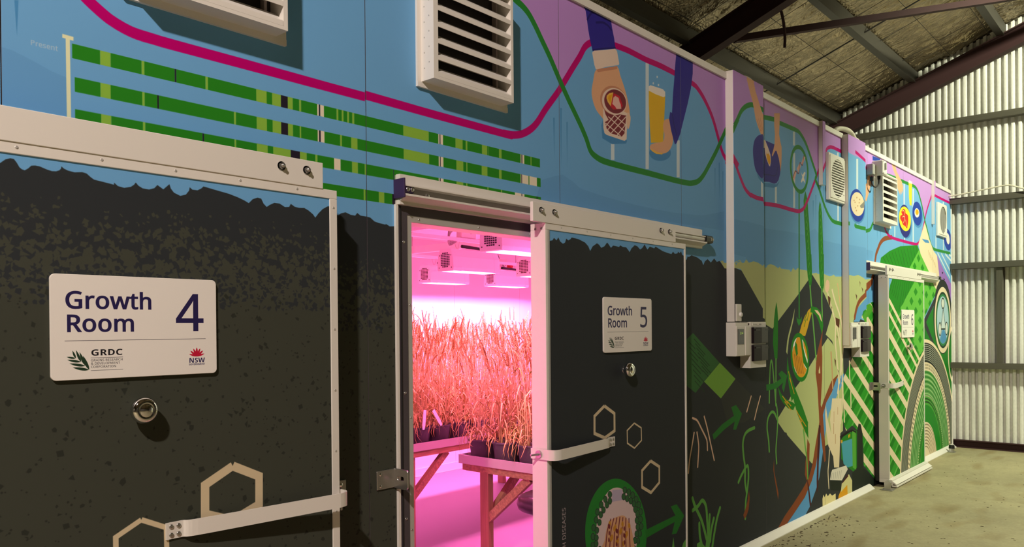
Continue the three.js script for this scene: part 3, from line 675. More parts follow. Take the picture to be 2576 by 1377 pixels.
const muralDoorB = [
['p','char',0,2784,1948,2839,1954,2863,1959,2873,1971,2893,1961,2906,1976,2920,1958,2941,1949,2958,1956,2967,1975,2983,1968,3000,1975,3010,1984,3065,1980,3118,1968,3144,1952,3160,1930,3181,1954,3218,1972,3236,1966,3255,1952,3283,1962,3307,1983,3322,1973,3341,1958,3360,1971,3390,1970,3415,1968,3425,1977,3450,1971,3481,1971,3501,1958,3514,1948,3532,1969,3564,1988,3590,1984,3617,1969,3639,1979,3663,2000,3677,1985,3691,1974,3716,1992,3761,1985,3775,1996,3806,1988,3852,1976,3911,1969,3947,1966,3965,1981,3984,1970,4014,1974,4023,1985,4039,1978,4057,1989,4070,1969,4085,1966,4147,1965,4250,0,2700,0],
['l','hexc',17,3271,1160,3360,1114,3360,1026,3272,999,3184,1031,3185,1116,3271,1160],
['l','hexc',9,3546,1047,3614,1015,3616,948,3546,915,3478,949,3477,1015,3546,1047],
['l','hexc',17,3707,826,3797,782,3796,695,3708,653,3618,697,3619,786,3707,826],
['b','grn',0,3661,444,3649,370,3617,307,3568,259,3505,228,3435,217,3361,227,3290,254,3225,297,3171,353,3131,418,3106,487,3099,557,3108,623,3135,682,3177,730,3232,764,3297,781,3369,780,3442,759,3512,720,3574,665,3621,597,3651,521],
['b','pinkw',0,3567,462,3559,402,3538,348,3506,306,3465,278,3419,266,3370,270,3322,289,3278,323,3241,368,3214,421,3197,479,3192,538,3199,595,3217,646,3246,688,3284,717,3328,733,3376,733,3425,718,3471,687,3511,642,3542,587,3561,526],
['p','lilac',0,3336,726,3425,717,3434,660,3330,667],
['b','char',0,3333,705,3329,695,3319,690,3307,692,3298,700,3294,711,3298,721,3308,726,3319,724,3329,716],
['b','cell',0,3329,705,3326,697,3318,692,3308,694,3301,701,3298,710,3301,719,3309,723,3318,722,3326,715],
['b','char',0,3292,687,3288,677,3278,672,3267,674,3257,682,3254,693,3258,703,3267,708,3279,706,3288,698],
['b','cell',0,3288,687,3285,679,3277,675,3268,676,3260,683,3258,693,3261,701,3268,705,3278,704,3285,697],
['b','char',0,3256,666,3253,656,3243,651,3231,653,3222,661,3219,672,3222,682,3232,687,3243,685,3253,677],
['b','cell',0,3252,666,3249,658,3242,654,3233,656,3225,662,3223,672,3225,680,3233,684,3242,683,3250,676],
['b','char',0,3222,636,3218,626,3209,621,3198,623,3188,631,3185,642,3189,652,3198,657,3209,655,3219,647],
['b','cell',0,3218,636,3215,628,3208,624,3199,626,3191,632,3189,642,3192,650,3199,654,3208,652,3216,646],
['b','char',0,3210,599,3207,589,3197,584,3186,587,3177,595,3173,606,3177,615,3186,620,3198,618,3207,610],
['b','cell',0,3207,599,3204,591,3196,587,3187,589,3180,596,3177,605,3180,613,3187,617,3197,615,3204,609],
['b','char',0,3189,564,3185,554,3176,550,3164,552,3155,560,3152,571,3156,581,3165,585,3176,583,3185,575],
['b','cell',0,3185,564,3182,556,3175,552,3165,554,3158,561,3156,570,3159,578,3166,582,3175,581,3182,574],
['b','char',0,3181,521,3178,512,3169,507,3157,510,3148,518,3145,529,3149,538,3158,543,3169,541,3178,532],
['b','cell',0,3178,522,3175,514,3168,510,3159,512,3151,519,3149,528,3152,536,3159,540,3168,538,3175,531],
['b','char',0,3181,479,3177,469,3168,465,3157,467,3148,476,3144,487,3148,496,3157,501,3168,498,3178,490],
['b','cell',0,3177,480,3174,471,3167,468,3158,470,3151,476,3148,486,3151,494,3158,498,3167,496,3175,489],
['b','char',0,3332,672,3328,662,3319,657,3307,659,3297,667,3294,678,3297,688,3307,693,3319,691,3329,683],
['b','cell',0,3328,672,3325,664,3317,660,3308,661,3300,668,3297,678,3300,686,3308,690,3318,689,3325,682],
['b','char',0,3306,657,3302,647,3292,642,3280,644,3271,653,3268,664,3271,674,3281,679,3293,676,3302,668],
['b','cell',0,3302,658,3299,649,3291,645,3282,647,3274,654,3271,663,3274,672,3282,676,3292,674,3299,667],
['b','char',0,3275,637,3271,627,3261,622,3250,624,3241,633,3237,644,3241,654,3250,658,3262,656,3271,648],
['b','cell',0,3271,638,3268,629,3260,625,3251,627,3244,634,3241,643,3244,651,3251,656,3261,654,3268,647],
['b','char',0,3251,616,3247,607,3238,602,3226,604,3217,612,3213,623,3217,633,3227,638,3238,636,3247,628],
['b','cell',0,3247,617,3244,609,3236,605,3227,606,3220,613,3217,623,3220,631,3228,635,3237,633,3244,626],
['b','char',0,3238,581,3234,571,3225,567,3213,569,3204,577,3201,588,3205,598,3214,602,3225,600,3235,592],
['b','cell',0,3234,582,3231,573,3224,569,3215,571,3207,578,3205,587,3208,596,3215,600,3224,598,3232,591],
['b','char',0,3216,545,3212,536,3203,531,3192,534,3183,542,3179,553,3183,562,3192,567,3203,565,3213,557],
['b','cell',0,3212,546,3209,538,3202,534,3193,536,3186,543,3183,552,3186,560,3193,564,3202,562,3210,556],
['b','char',0,3212,510,3208,500,3199,496,3187,498,3178,506,3175,517,3179,527,3188,531,3199,529,3208,521],
['b','cell',0,3208,511,3205,502,3198,498,3189,500,3181,507,3179,517,3182,525,3189,529,3198,527,3205,520],
['b','char',0,3210,481,3206,471,3197,467,3185,469,3176,477,3173,489,3176,498,3186,503,3197,500,3206,492],
['b','cell',0,3206,482,3203,473,3195,469,3186,471,3179,478,3176,488,3179,496,3187,500,3196,498,3203,491],
['b','char',0,3241,444,3237,435,3228,430,3216,433,3207,441,3204,453,3207,462,3217,467,3228,464,3237,456],
['b','cell',0,3237,445,3234,437,3227,433,3217,435,3210,442,3207,452,3210,460,3218,464,3227,462,3234,455],
['b','char',0,3470,704,3466,694,3456,689,3444,691,3434,700,3430,711,3434,721,3444,726,3457,724,3467,716],
['b','cell',0,3466,705,3463,696,3455,692,3445,694,3437,701,3434,710,3437,719,3445,723,3455,722,3463,715],
['b','char',0,3508,688,3504,678,3494,673,3481,675,3471,683,3467,695,3471,705,3482,710,3494,708,3505,700],
['b','cell',0,3504,689,3501,680,3493,676,3482,677,3474,684,3471,694,3475,703,3483,707,3493,706,3501,699],
['b','char',0,3546,667,3542,656,3531,651,3518,653,3508,662,3504,674,3508,684,3519,689,3531,687,3542,678],
['b','cell',0,3542,667,3538,658,3530,654,3519,656,3511,663,3508,673,3511,682,3520,686,3530,684,3538,677],
['b','char',0,3580,638,3576,628,3565,622,3552,625,3542,633,3538,645,3542,655,3553,661,3566,658,3576,650],
['b','cell',0,3576,639,3573,630,3564,625,3554,627,3545,634,3542,644,3546,653,3554,658,3565,656,3573,649],
['b','char',0,3606,605,3601,594,3590,589,3577,592,3567,600,3563,612,3567,623,3578,628,3591,625,3602,617],
['b','cell',0,3601,606,3598,597,3589,592,3579,594,3570,602,3567,611,3570,620,3579,625,3590,623,3598,616],
['b','char',0,3623,564,3619,554,3608,549,3595,551,3584,560,3580,572,3585,582,3595,587,3609,585,3619,576],
['b','cell',0,3619,565,3616,556,3607,552,3596,554,3588,561,3585,571,3588,580,3597,584,3607,582,3616,575],
['b','char',0,3622,524,3617,513,3606,509,3593,511,3583,520,3579,532,3583,542,3594,547,3607,545,3618,536],
['b','cell',0,3617,525,3614,516,3605,512,3595,514,3586,521,3583,531,3586,540,3595,544,3606,542,3614,535],
['b','char',0,3628,485,3623,475,3612,470,3599,472,3588,481,3585,493,3589,504,3600,509,3613,506,3624,497],
['b','cell',0,3623,486,3620,477,3611,473,3600,475,3592,482,3589,493,3592,501,3601,506,3612,504,3620,496],
['b','char',0,3612,450,3608,440,3597,435,3584,438,3573,447,3569,459,3573,469,3584,474,3597,472,3608,462],
['b','cell',0,3608,451,3604,443,3595,438,3585,441,3576,448,3573,458,3577,467,3585,471,3596,469,3604,461],
['b','char',0,3594,414,3590,403,3579,399,3566,402,3556,411,3552,423,3556,433,3567,437,3580,435,3590,426],
['b','cell',0,3590,415,3586,406,3578,402,3567,404,3559,412,3556,422,3559,430,3568,434,3578,432,3587,425],
['b','char',0,3460,672,3456,662,3445,657,3433,659,3423,668,3419,679,3423,689,3433,694,3446,692,3456,684],
['b','cell',0,3456,673,3452,664,3444,660,3434,662,3426,669,3423,678,3427,687,3435,691,3445,690,3453,683],
['b','char',0,3492,657,3488,647,3478,642,3465,644,3455,652,3451,664,3456,674,3466,679,3478,677,3489,668],
['b','cell',0,3488,657,3485,649,3477,644,3467,646,3459,653,3456,663,3459,672,3467,676,3477,674,3485,667],
['b','char',0,3526,640,3522,629,3512,624,3499,627,3489,635,3485,647,3489,657,3500,662,3512,660,3523,651],
['b','cell',0,3522,640,3519,632,3511,627,3500,629,3492,636,3489,646,3492,655,3501,659,3511,657,3519,650],
['b','char',0,3558,617,3553,607,3543,602,3530,604,3520,613,3516,624,3520,635,3530,640,3543,638,3554,629],
['b','cell',0,3553,618,3550,609,3542,605,3531,607,3523,614,3520,624,3523,632,3532,637,3542,635,3550,628],
['b','char',0,3571,586,3567,576,3556,571,3543,573,3533,582,3529,594,3533,604,3544,609,3557,607,3567,598],
['b','cell',0,3567,587,3563,578,3555,574,3544,576,3536,583,3533,593,3536,602,3545,606,3555,604,3564,597],
['b','char',0,3592,559,3588,549,3577,544,3564,547,3553,555,3550,567,3554,577,3564,582,3577,580,3588,571],
['b','cell',0,3588,560,3584,551,3576,547,3565,549,3557,556,3554,566,3557,575,3566,579,3576,578,3585,570],
['b','char',0,3585,525,3581,515,3570,510,3557,512,3547,521,3543,533,3547,543,3558,548,3571,546,3581,537],
['b','cell',0,3581,526,3577,517,3569,513,3558,515,3550,522,3547,532,3550,541,3559,545,3569,543,3578,536],
['b','char',0,3593,489,3589,479,3578,474,3565,476,3554,485,3551,497,3555,507,3565,512,3579,510,3589,501],
['b','cell',0,3589,490,3585,481,3577,477,3566,479,3558,486,3555,496,3558,505,3567,509,3577,507,3586,500],
['b','char',0,3582,454,3578,443,3567,439,3554,441,3543,450,3540,462,3544,472,3554,477,3567,475,3578,466],
['b','cell',0,3578,455,3574,446,3566,442,3555,444,3547,451,3544,461,3547,470,3556,474,3566,472,3574,465],
['b','char',0,3565,423,3561,412,3551,408,3538,410,3527,419,3523,431,3528,442,3538,446,3551,444,3562,435],
['b','cell',0,3561,423,3558,415,3549,411,3539,413,3531,420,3528,430,3531,439,3539,443,3550,441,3558,434],
['b','char',0,3554,382,3550,372,3539,367,3527,370,3516,379,3512,391,3517,401,3527,406,3540,403,3550,394],
['b','cell',0,3550,383,3547,374,3538,370,3528,373,3520,380,3517,390,3520,399,3528,403,3539,401,3547,393],
['b','skin',0,3309,572,3383,583,3448,573,3499,513,3524,446,3517,373,3250,432,3265,488,3280,534],
['s','wine',8,3319,581,3288,527,3271,438],
['s','wine',8,3346,579,3320,520,3307,430],
['s','wine',8,3374,577,3353,514,3344,422],
['s','wine',8,3402,575,3387,507,3382,414],
['s','wine',8,3430,568,3421,500,3419,406],
['s','wine',8,3458,560,3455,493,3458,397],
['s','wine',8,3487,552,3490,486,3497,389],
['b','orange2',0,3320,559,3317,549,3309,547,3302,552,3299,563,3302,572,3309,575,3317,569],
['b','orange2',0,3371,532,3368,522,3360,519,3353,525,3350,536,3353,545,3361,548,3368,542],
['b','orange2',0,3424,504,3420,494,3413,492,3405,498,3402,508,3405,518,3413,521,3421,515],
['b','orange2',0,3477,476,3474,466,3466,464,3458,470,3455,480,3458,490,3466,493,3474,487],
['b','orange2',0,3340,487,3337,477,3329,475,3322,480,3319,491,3322,500,3330,503,3337,497],
['b','orange2',0,3392,459,3389,449,3381,447,3373,452,3370,463,3374,473,3381,475,3389,470],
['b','orange2',0,3445,430,3442,421,3434,418,3426,424,3423,435,3426,445,3434,447,3442,441],
['b','orange2',0,3501,514,3497,505,3489,502,3481,508,3478,519,3481,528,3490,531,3497,525],
['b','orange2',0,3362,524,3359,515,3351,512,3344,518,3341,528,3344,538,3352,540,3359,535],
['b','orange2',0,3415,496,3411,487,3403,484,3396,490,3393,501,3396,510,3404,513,3412,507],
['b','orange2',0,3468,468,3465,459,3457,456,3449,462,3446,473,3449,482,3457,485,3465,479],
['b','orange2',0,3331,479,3328,470,3320,467,3313,473,3310,484,3313,493,3321,496,3328,490],
['b','orange2',0,3383,451,3380,442,3372,439,3364,445,3361,456,3365,465,3372,468,3380,462],
['b','orange2',0,3437,534,3434,525,3426,522,3418,528,3415,539,3419,548,3427,551,3434,545],
['b','wine',0,3306,550,3304,542,3299,540,3295,544,3293,553,3295,561,3300,564,3304,559],
['b','wine',0,3375,513,3373,505,3368,502,3363,507,3361,516,3363,524,3368,527,3373,522],
['b','wine',0,3446,475,3443,467,3438,464,3433,469,3432,478,3434,486,3439,489,3444,484],
['b','wine',0,3308,480,3306,471,3301,469,3296,473,3295,482,3297,490,3302,493,3306,488],
['b','wine',0,3377,441,3375,433,3370,431,3365,435,3363,444,3365,452,3370,455,3375,450],
['b','wine',0,3449,509,3447,500,3442,498,3437,502,3435,511,3437,520,3442,522,3447,518],
['b','wine',0,3311,512,3309,504,3305,502,3300,506,3298,515,3300,523,3305,526,3310,521],
['b','wine',0,3380,474,3378,466,3373,464,3369,468,3367,477,3369,485,3374,488,3379,483],
['b','wine',0,3451,436,3449,427,3444,425,3439,430,3437,439,3439,447,3444,450,3449,445],
['b','wine',0,3315,545,3313,537,3308,534,3303,539,3301,548,3303,556,3308,558,3313,554],
['b','wine',0,3384,508,3382,499,3377,497,3372,501,3370,510,3372,519,3377,521,3382,517],
['b','wine',0,3455,469,3453,461,3447,458,3443,463,3441,472,3443,480,3448,483,3453,478],
['p','arrow',0,3647,461,3804,471,3968,481,3917,541,3984,542,4070,461,3979,376,3927,381,3960,445,3815,432,3652,416],
['p','sgrn',0,3945,362,3958,288,3925,296],
['p','sgrn',0,4093,325,4105,257,4035,272,4055,305],
];
const muralDoorC = [
['p','sky',0,8022,2011,8173,2006,8096,1936,8056,1860,8018,1814],
['p','ldgrn',0,8178,2005,8973,2007,8456,1723,8388,1668,8043,1826,8096,1936],
['l','ldgrnl',8,8199,2000,8094,1876],
['l','ldgrnl',8,8266,2000,8152,1857],
['l','ldgrnl',8,8334,1999,8211,1838],
['l','ldgrnl',8,8403,1999,8270,1819],
['l','ldgrnl',8,8473,1999,8330,1800],
['l','ldgrnl',8,8544,1998,8402,1707],
['l','ldgrnl',8,8616,1998,8500,1763],
['l','ldgrnl',8,8689,1998,8601,1820],
['l','ldgrnl',8,8762,1998,8703,1878],
['l','ldgrnl',8,8837,1997,8807,1937],
['l','ldgrnl',8,8913,1997,8913,1997],
['p','LATT',0,8958,2005,9405,2003,9390,1321,9167,1235,8899,1381,8443,1723],
];const INK = {
  sky: '#70acde', sky2: '#69a3d6', streak: '#4e90c6', stem: '#cfdfe8', pur: '#bf90d8', pur2: '#9c74c4', mag: '#bd0470', grn: '#2e8636',
  bar: '#2c8722', barl: '#8dbd45', bark: '#2a2430', barc: '#ece0c6', axis: '#e9ebc0', char: '#33373a', char2: '#222b25', char3: '#3b3e3c',
  beige: '#b9c286', beigel: '#d9d39a', skin: '#e2ac86', skind: '#c98b6c', skinl: '#e8c3a6', brn: '#8b4a2b', brnd: '#5a3524', maroon: '#4a1f24', river: '#5f9fd6',
  cream: '#e6d5b4', tan: '#c39c72', hgrn: '#257f22', lgrn: '#57a83a', lgrn2: '#4f9f2e', sgrn: '#64a84c', dgrn: '#3d6f3c', dgrnl: '#2a4a2c', lime: '#7db347', arrow: '#2b7a30',
  teal: '#4aa0b8', black: '#1c1a1c', lit: '#e2dccf', grey: '#8b8880', flame1: '#efe1a4', flame2: '#e6a520', gold: '#d8ac2a', orange: '#df9a22', orange2: '#d19236', white: '#eef0ec',
  shadowblue: '#4c8cc4', navy: '#352c92', navyd: '#28216f', navyb: '#2342a4', navyd2: '#2a2f80', cuff: '#e9d2c2', wine: '#7c333c', red: '#c8293c', redb: '#cf2f2a', lemon: '#eebb52', lemon2: '#e6ba2c', lemon3: '#f2d633', ice: '#e8b9ae', foam: '#efe6dc',
  ldgrn: '#23861f', ldgrnl: '#145a14', gtri: '#1d7a24', hexc: '#d9c8a6', pinkw: '#e2c9cc', lilac: '#c0b2cc', cell: '#3d6a42',
};
function catmull(ctx, p, closed) {
  const n = p.length / 2, at = (i) => { if (closed) i = (i + n) % n; else i = Math.max(0, Math.min(n - 1, i)); return [p[2 * i], p[2 * i + 1]]; };
  ctx.moveTo(...at(0));
  for (let i = 0; i < (closed ? n : n - 1); i++) {
    const a = at(i - 1), b = at(i), c = at(i + 1), d = at(i + 2);
    ctx.bezierCurveTo(b[0] + (c[0] - a[0]) / 6, b[1] + (c[1] - a[1]) / 6, c[0] - (d[0] - b[0]) / 6, c[1] - (d[1] - b[1]) / 6, c[0], c[1]);
  }
  if (closed) ctx.closePath();
}
function straight(ctx, p, closed) { ctx.moveTo(p[0], p[1]); for (let i = 2; i < p.length; i += 2) ctx.lineTo(p[i], p[i + 1]); if (closed) ctx.closePath(); }
function plaid(ctx, x0, x1, y0, y1) {                                 // green plaid under cream diagonal bands
  ctx.fillStyle = '#1c7a1a'; ctx.fillRect(x0, y0, x1 - x0, y1 - y0);
  const T = Math.tan(Math.PI / 6);
  for (let k = -30; k < 40; k++) {
    const c = k * 205, ya = c + (x0 - 8040) * T, yb = c + (x1 - 8040) * T;
    ctx.strokeStyle = '#2f9428'; ctx.lineWidth = 90; ctx.beginPath(); ctx.moveTo(x0, ya + 60); ctx.lineTo(x1, yb + 60); ctx.stroke();
    ctx.strokeStyle = '#5bb04a'; ctx.lineWidth = 26; ctx.beginPath(); ctx.moveTo(x0, ya); ctx.lineTo(x1, yb); ctx.stroke();
  }
  ctx.strokeStyle = INK.cream;
  for (const c of [2030, 1810, 1684, 1490, 1290, 1080, 850, 605, 365, 120, -120, -360, -600]) { ctx.lineWidth = c > 1650 ? 44 : 72; ctx.beginPath(); ctx.moveTo(x0, c - (x0 - 8040) * T); ctx.lineTo(x1, c - (x1 - 8040) * T); ctx.stroke(); }
}
function lattice(ctx, x0, x1, y0, y1) {                               // light green lattice over dark green
  ctx.fillStyle = '#2a8a22'; ctx.fillRect(x0, y0, x1 - x0, y1 - y0);
  ctx.strokeStyle = '#63b843'; ctx.lineWidth = 92;
  for (let k = -40; k < 60; k++) {
    ctx.beginPath(); ctx.moveTo(x0, k * 200 + (x0 - 9000) * 0.62); ctx.lineTo(x1, k * 200 + (x1 - 9000) * 0.62); ctx.stroke();
    ctx.beginPath(); ctx.moveTo(x0, k * 200 - (x0 - 9000) * 0.62); ctx.lineTo(x1, k * 200 - (x1 - 9000) * 0.62); ctx.stroke();
  }
}
function drawPrint(ctx, list) {
  for (const [kind, ink, wd, ...p] of list) {
    const col = INK[ink];
    ctx.beginPath();
    if (kind === 'r') { ctx.fillStyle = col; ctx.fillRect(p[0], p[3], p[2] - p[0], p[1] - p[3]); continue; }
    if (kind === 'p' || kind === 'b') {
      (kind === 'p' ? straight : catmull)(ctx, p, true);
      if (col) { ctx.fillStyle = col; ctx.fill(); }
      else {
        ctx.save(); ctx.clip(); const xs = p.filter((_, i) => i % 2 === 0), ys = p.filter((_, i) => i % 2 === 1);
        (ink === 'HATCH' ? plaid : lattice)(ctx, Math.min(...xs), Math.max(...xs), Math.min(...ys), Math.max(...ys)); ctx.restore();
      }
      continue;
    }
    ctx.strokeStyle = col; ctx.lineWidth = wd; ctx.lineCap = kind === 's' && ink !== 'mag' && ink !== 'grn' ? 'round' : 'butt'; ctx.lineJoin = 'miter';
    (kind === 'l' ? straight : catmull)(ctx, p, kind === 'c'); ctx.stroke();
  }
}
function flecks(ctx, x0, x1, yTop, strength = 1) {                    // terrazzo flecks printed into the charcoal ground
  let s = 777; const r = () => { s = (s * 1664525 + 1013904223) >>> 0; return s / 4294967296; };
  const shard = (x, y, q) => { ctx.beginPath(); const n = 3 + Math.floor(r() * 3), a0 = r() * 6.3, el = 0.35 + r() * 0.65; for (let k = 0; k < n; k++) { const a = a0 + k / n * 6.283, rad = q * (0.6 + r() * 0.7); const px = Math.cos(a) * rad, py = Math.sin(a) * rad * el, t = a0; ctx.lineTo(x + px * Math.cos(t) - py * Math.sin(t), y + px * Math.sin(t) + py * Math.cos(t)); } ctx.closePath(); ctx.fill(); };
  const area = (x1 - x0) / 1000;
  ctx.fillStyle = '#43463d'; ctx.fillRect(x0, 0, x1 - x0, yTop - 250);
  for (let i = 0; i < 1100 * area; i++) { const y = yTop - 20 - Math.pow(r(), 0.62) * 250, d = (yTop - y) / 250; ctx.fillStyle = '#45483f'; shard(x0 + r() * (x1 - x0), y, 4 + 16 * d * r() + 4 * d); }
  for (let i = 0; i < 420 * area; i++) { const y = yTop - 200 - r() * 110; ctx.fillStyle = '#33373a'; shard(x0 + r() * (x1 - x0), y, 4 + 9 * r()); }
  for (let i = 0; i < 1500 * area; i++) { const y = (yTop - 250) * r(); ctx.fillStyle = '#32352f'; const q = r(); if (q < 0.6) { ctx.beginPath(); ctx.arc(x0 + r() * (x1 - x0), y, 1.8 + r() * 1.6, 0, 7); ctx.fill(); } else shard(x0 + r() * (x1 - x0), y, 4 + 8 * r()); }
}
function arches(ctx) {                                                // concentric arches, centre (9870, -100)
  const cx = 9870, cy = -100, ring = (R, col) => { ctx.fillStyle = col; ctx.beginPath(); ctx.arc(cx, cy, R, 0, 6.2832); ctx.fill(); };
  ring(1490, INK.cream); ring(1450, '#2c322e');
  for (let i = 0; i < 9; i++) { ctx.strokeStyle = '#a8ab98'; ctx.lineWidth = 9; ctx.beginPath(); ctx.arc(cx, cy, 1430 - i * 22, 0, 6.2832); ctx.stroke(); }
  ring(1225, INK.cream);
  ctx.strokeStyle = '#6a6b58'; ctx.lineWidth = 24; ctx.setLineDash([22, 26]); for (const R of [1195, 1160]) { ctx.beginPath(); ctx.arc(cx, cy, R, 0, 6.2832); ctx.stroke(); } ctx.setLineDash([]);
  ring(1130, '#5d9a52');
  for (let i = 0; i < 11; i++) { ctx.strokeStyle = i % 2 ? '#9cc486' : '#2f7a30'; ctx.lineWidth = i < 5 ? 16 : 11; ctx.beginPath(); ctx.arc(cx, cy, 1110 - i * 27, 0, 6.2832); ctx.stroke(); }
  ring(830, '#4ca03a');
  ctx.strokeStyle = '#1d4a20'; ctx.lineWidth = 17; for (const R of [805, 770]) { ctx.beginPath(); ctx.arc(cx, cy, R, 0, 6.2832); ctx.stroke(); }
  ctx.strokeStyle = INK.cream; ctx.lineWidth = 14; ctx.setLineDash([14, 16]); ctx.beginPath(); ctx.arc(cx, cy, 840, 0, 6.2832); ctx.stroke(); ctx.setLineDash([]);
  ring(735, '#1f8425'); ring(540, INK.cream);
  for (let i = 0; i < 8; i++) { ctx.strokeStyle = '#8e7f66'; ctx.lineWidth = 13; ctx.beginPath(); ctx.arc(cx + 20, cy + 10, 500 - i * 36, 0, 3.1416); ctx.stroke(); }
  ring(200, INK.cream);
}
function badge(ctx) {                                                 // round emblem with three pods on a triangle
  const cx = 10735, cy = 1610, c = (R, col, dy = 0) => { ctx.fillStyle = col; ctx.beginPath(); ctx.arc(cx, cy + dy, R, 0, 6.2832); ctx.fill(); };
  c(455, '#2d3330', 40); c(405, INK.cream); c(345, '#1f3f2c'); c(318, '#2f7f4c'); c(290, '#a8c8d4');
  ctx.save(); ctx.beginPath(); ctx.arc(cx, cy, 288, 0, 6.2832); ctx.clip(); ctx.fillStyle = '#4f8fc2'; ctx.beginPath(); ctx.moveTo(cx - 230, cy - 300); ctx.lineTo(cx - 30, cy - 120); ctx.lineTo(cx + 70, cy - 120); ctx.lineTo(cx + 260, cy - 300); ctx.fill(); ctx.restore();
  ctx.strokeStyle = '#26302c'; ctx.fillStyle = '#c9d8da'; ctx.lineWidth = 16;
  ctx.beginPath(); ctx.moveTo(cx + 10, cy + 140); ctx.lineTo(cx - 110, cy - 110); ctx.lineTo(cx + 140, cy - 110); ctx.closePath(); ctx.fill(); ctx.stroke();
  for (const [dx, dy, rx, ry] of [[0, 205, 75, 62], [-150, -110, 62, 78], [175, -105, 62, 78]]) { ctx.fillStyle = '#d6ddd2'; ctx.beginPath(); ctx.ellipse(cx + dx, cy + dy, rx, ry, 0, 0, 6.2832); ctx.fill(); ctx.stroke(); }
}
function frameMM(ctx, w, h, x0, x1, y0, y1) { ctx.setTransform(w / (x1 - x0), 0, 0, -h / (y1 - y0), -x0 * w / (x1 - x0), y1 * h / (y1 - y0)); }
function upright(ctx, x, y, angle, size, text, style, font = 'sans-serif', spacing) { ctx.save(); ctx.translate(x, y); ctx.rotate(angle); ctx.scale(1, -1); ctx.fillStyle = style; ctx.font = size + 'px ' + font; if (spacing) ctx.letterSpacing = spacing; ctx.fillText(text, 0, 0); ctx.restore(); }
function wallPrint(x0, x1, y0, y1, w, h) {
  return canvasTex(w, h, (ctx) => {
    frameMM(ctx, w, h, x0, x1, y0, y1);
    ctx.fillStyle = INK.sky; ctx.fillRect(x0, y0, x1 - x0, y1 - y0);
    const cut = muralWall.findIndex((e) => e[1] === 'beige');
    drawPrint(ctx, muralWall.slice(0, cut));
    if (x0 < 2200) { ctx.save(); ctx.beginPath(); const e = muralWall.find((q) => q[1] === 'char'); straight(ctx, e.slice(3), true); ctx.clip(); flecks(ctx, 1500, 2150, 1850); ctx.restore(); }
    if (x1 > 9000) { ctx.save(); ctx.beginPath(); ctx.rect(9200, 0, 2200, 1560); ctx.clip(); ctx.fillStyle = INK.gtri; ctx.fillRect(9200, 0, 2200, 1560); ctx.restore(); }
    drawPrint(ctx, muralWall.slice(cut));
    if (x1 > 9000) { badge(ctx); arches(ctx); ctx.strokeStyle = INK.cream; ctx.lineWidth = 42; ctx.beginPath(); ctx.arc(11420, 1180, 420, 2.2, 4.2); ctx.stroke(); }
    if (x0 < 900) upright(ctx, 751, 2334, 0, 20, 'Present', 'rgba(190,208,222,0.75)');
  });
}
const DOOR = { A: [350, 1655], B: [2805, 4105], C: [8015, 9320] };
function doorPrint(key) {
  const [x0, x1] = DOOR[key], y0 = 50, y1 = 2035;
  return canvasTex(1024, 1556, (ctx) => {
    frameMM(ctx, 1024, 1556, x0, x1, y0, y1);
    ctx.fillStyle = INK.sky; ctx.fillRect(x0, y0, x1 - x0, y1 - y0);
    if (key === 'C') { plaid(ctx, x0, x1, y0, y1); drawPrint(ctx, muralDoorC); arches(ctx); return; }
    const list = key === 'A' ? muralDoorA : muralDoorB;
    drawPrint(ctx, list.slice(0, 1));
    ctx.save(); ctx.beginPath(); straight(ctx, list[0].slice(3), true); ctx.clip(); if (key === 'A') flecks(ctx, x0, x1, 1930); ctx.restore();
    drawPrint(ctx, list.slice(1));
    if (key === 'B') upright(ctx, 2945, 500, Math.PI / 2, 36, 'CH DISEASES', '#b9a9ae');
  });
}
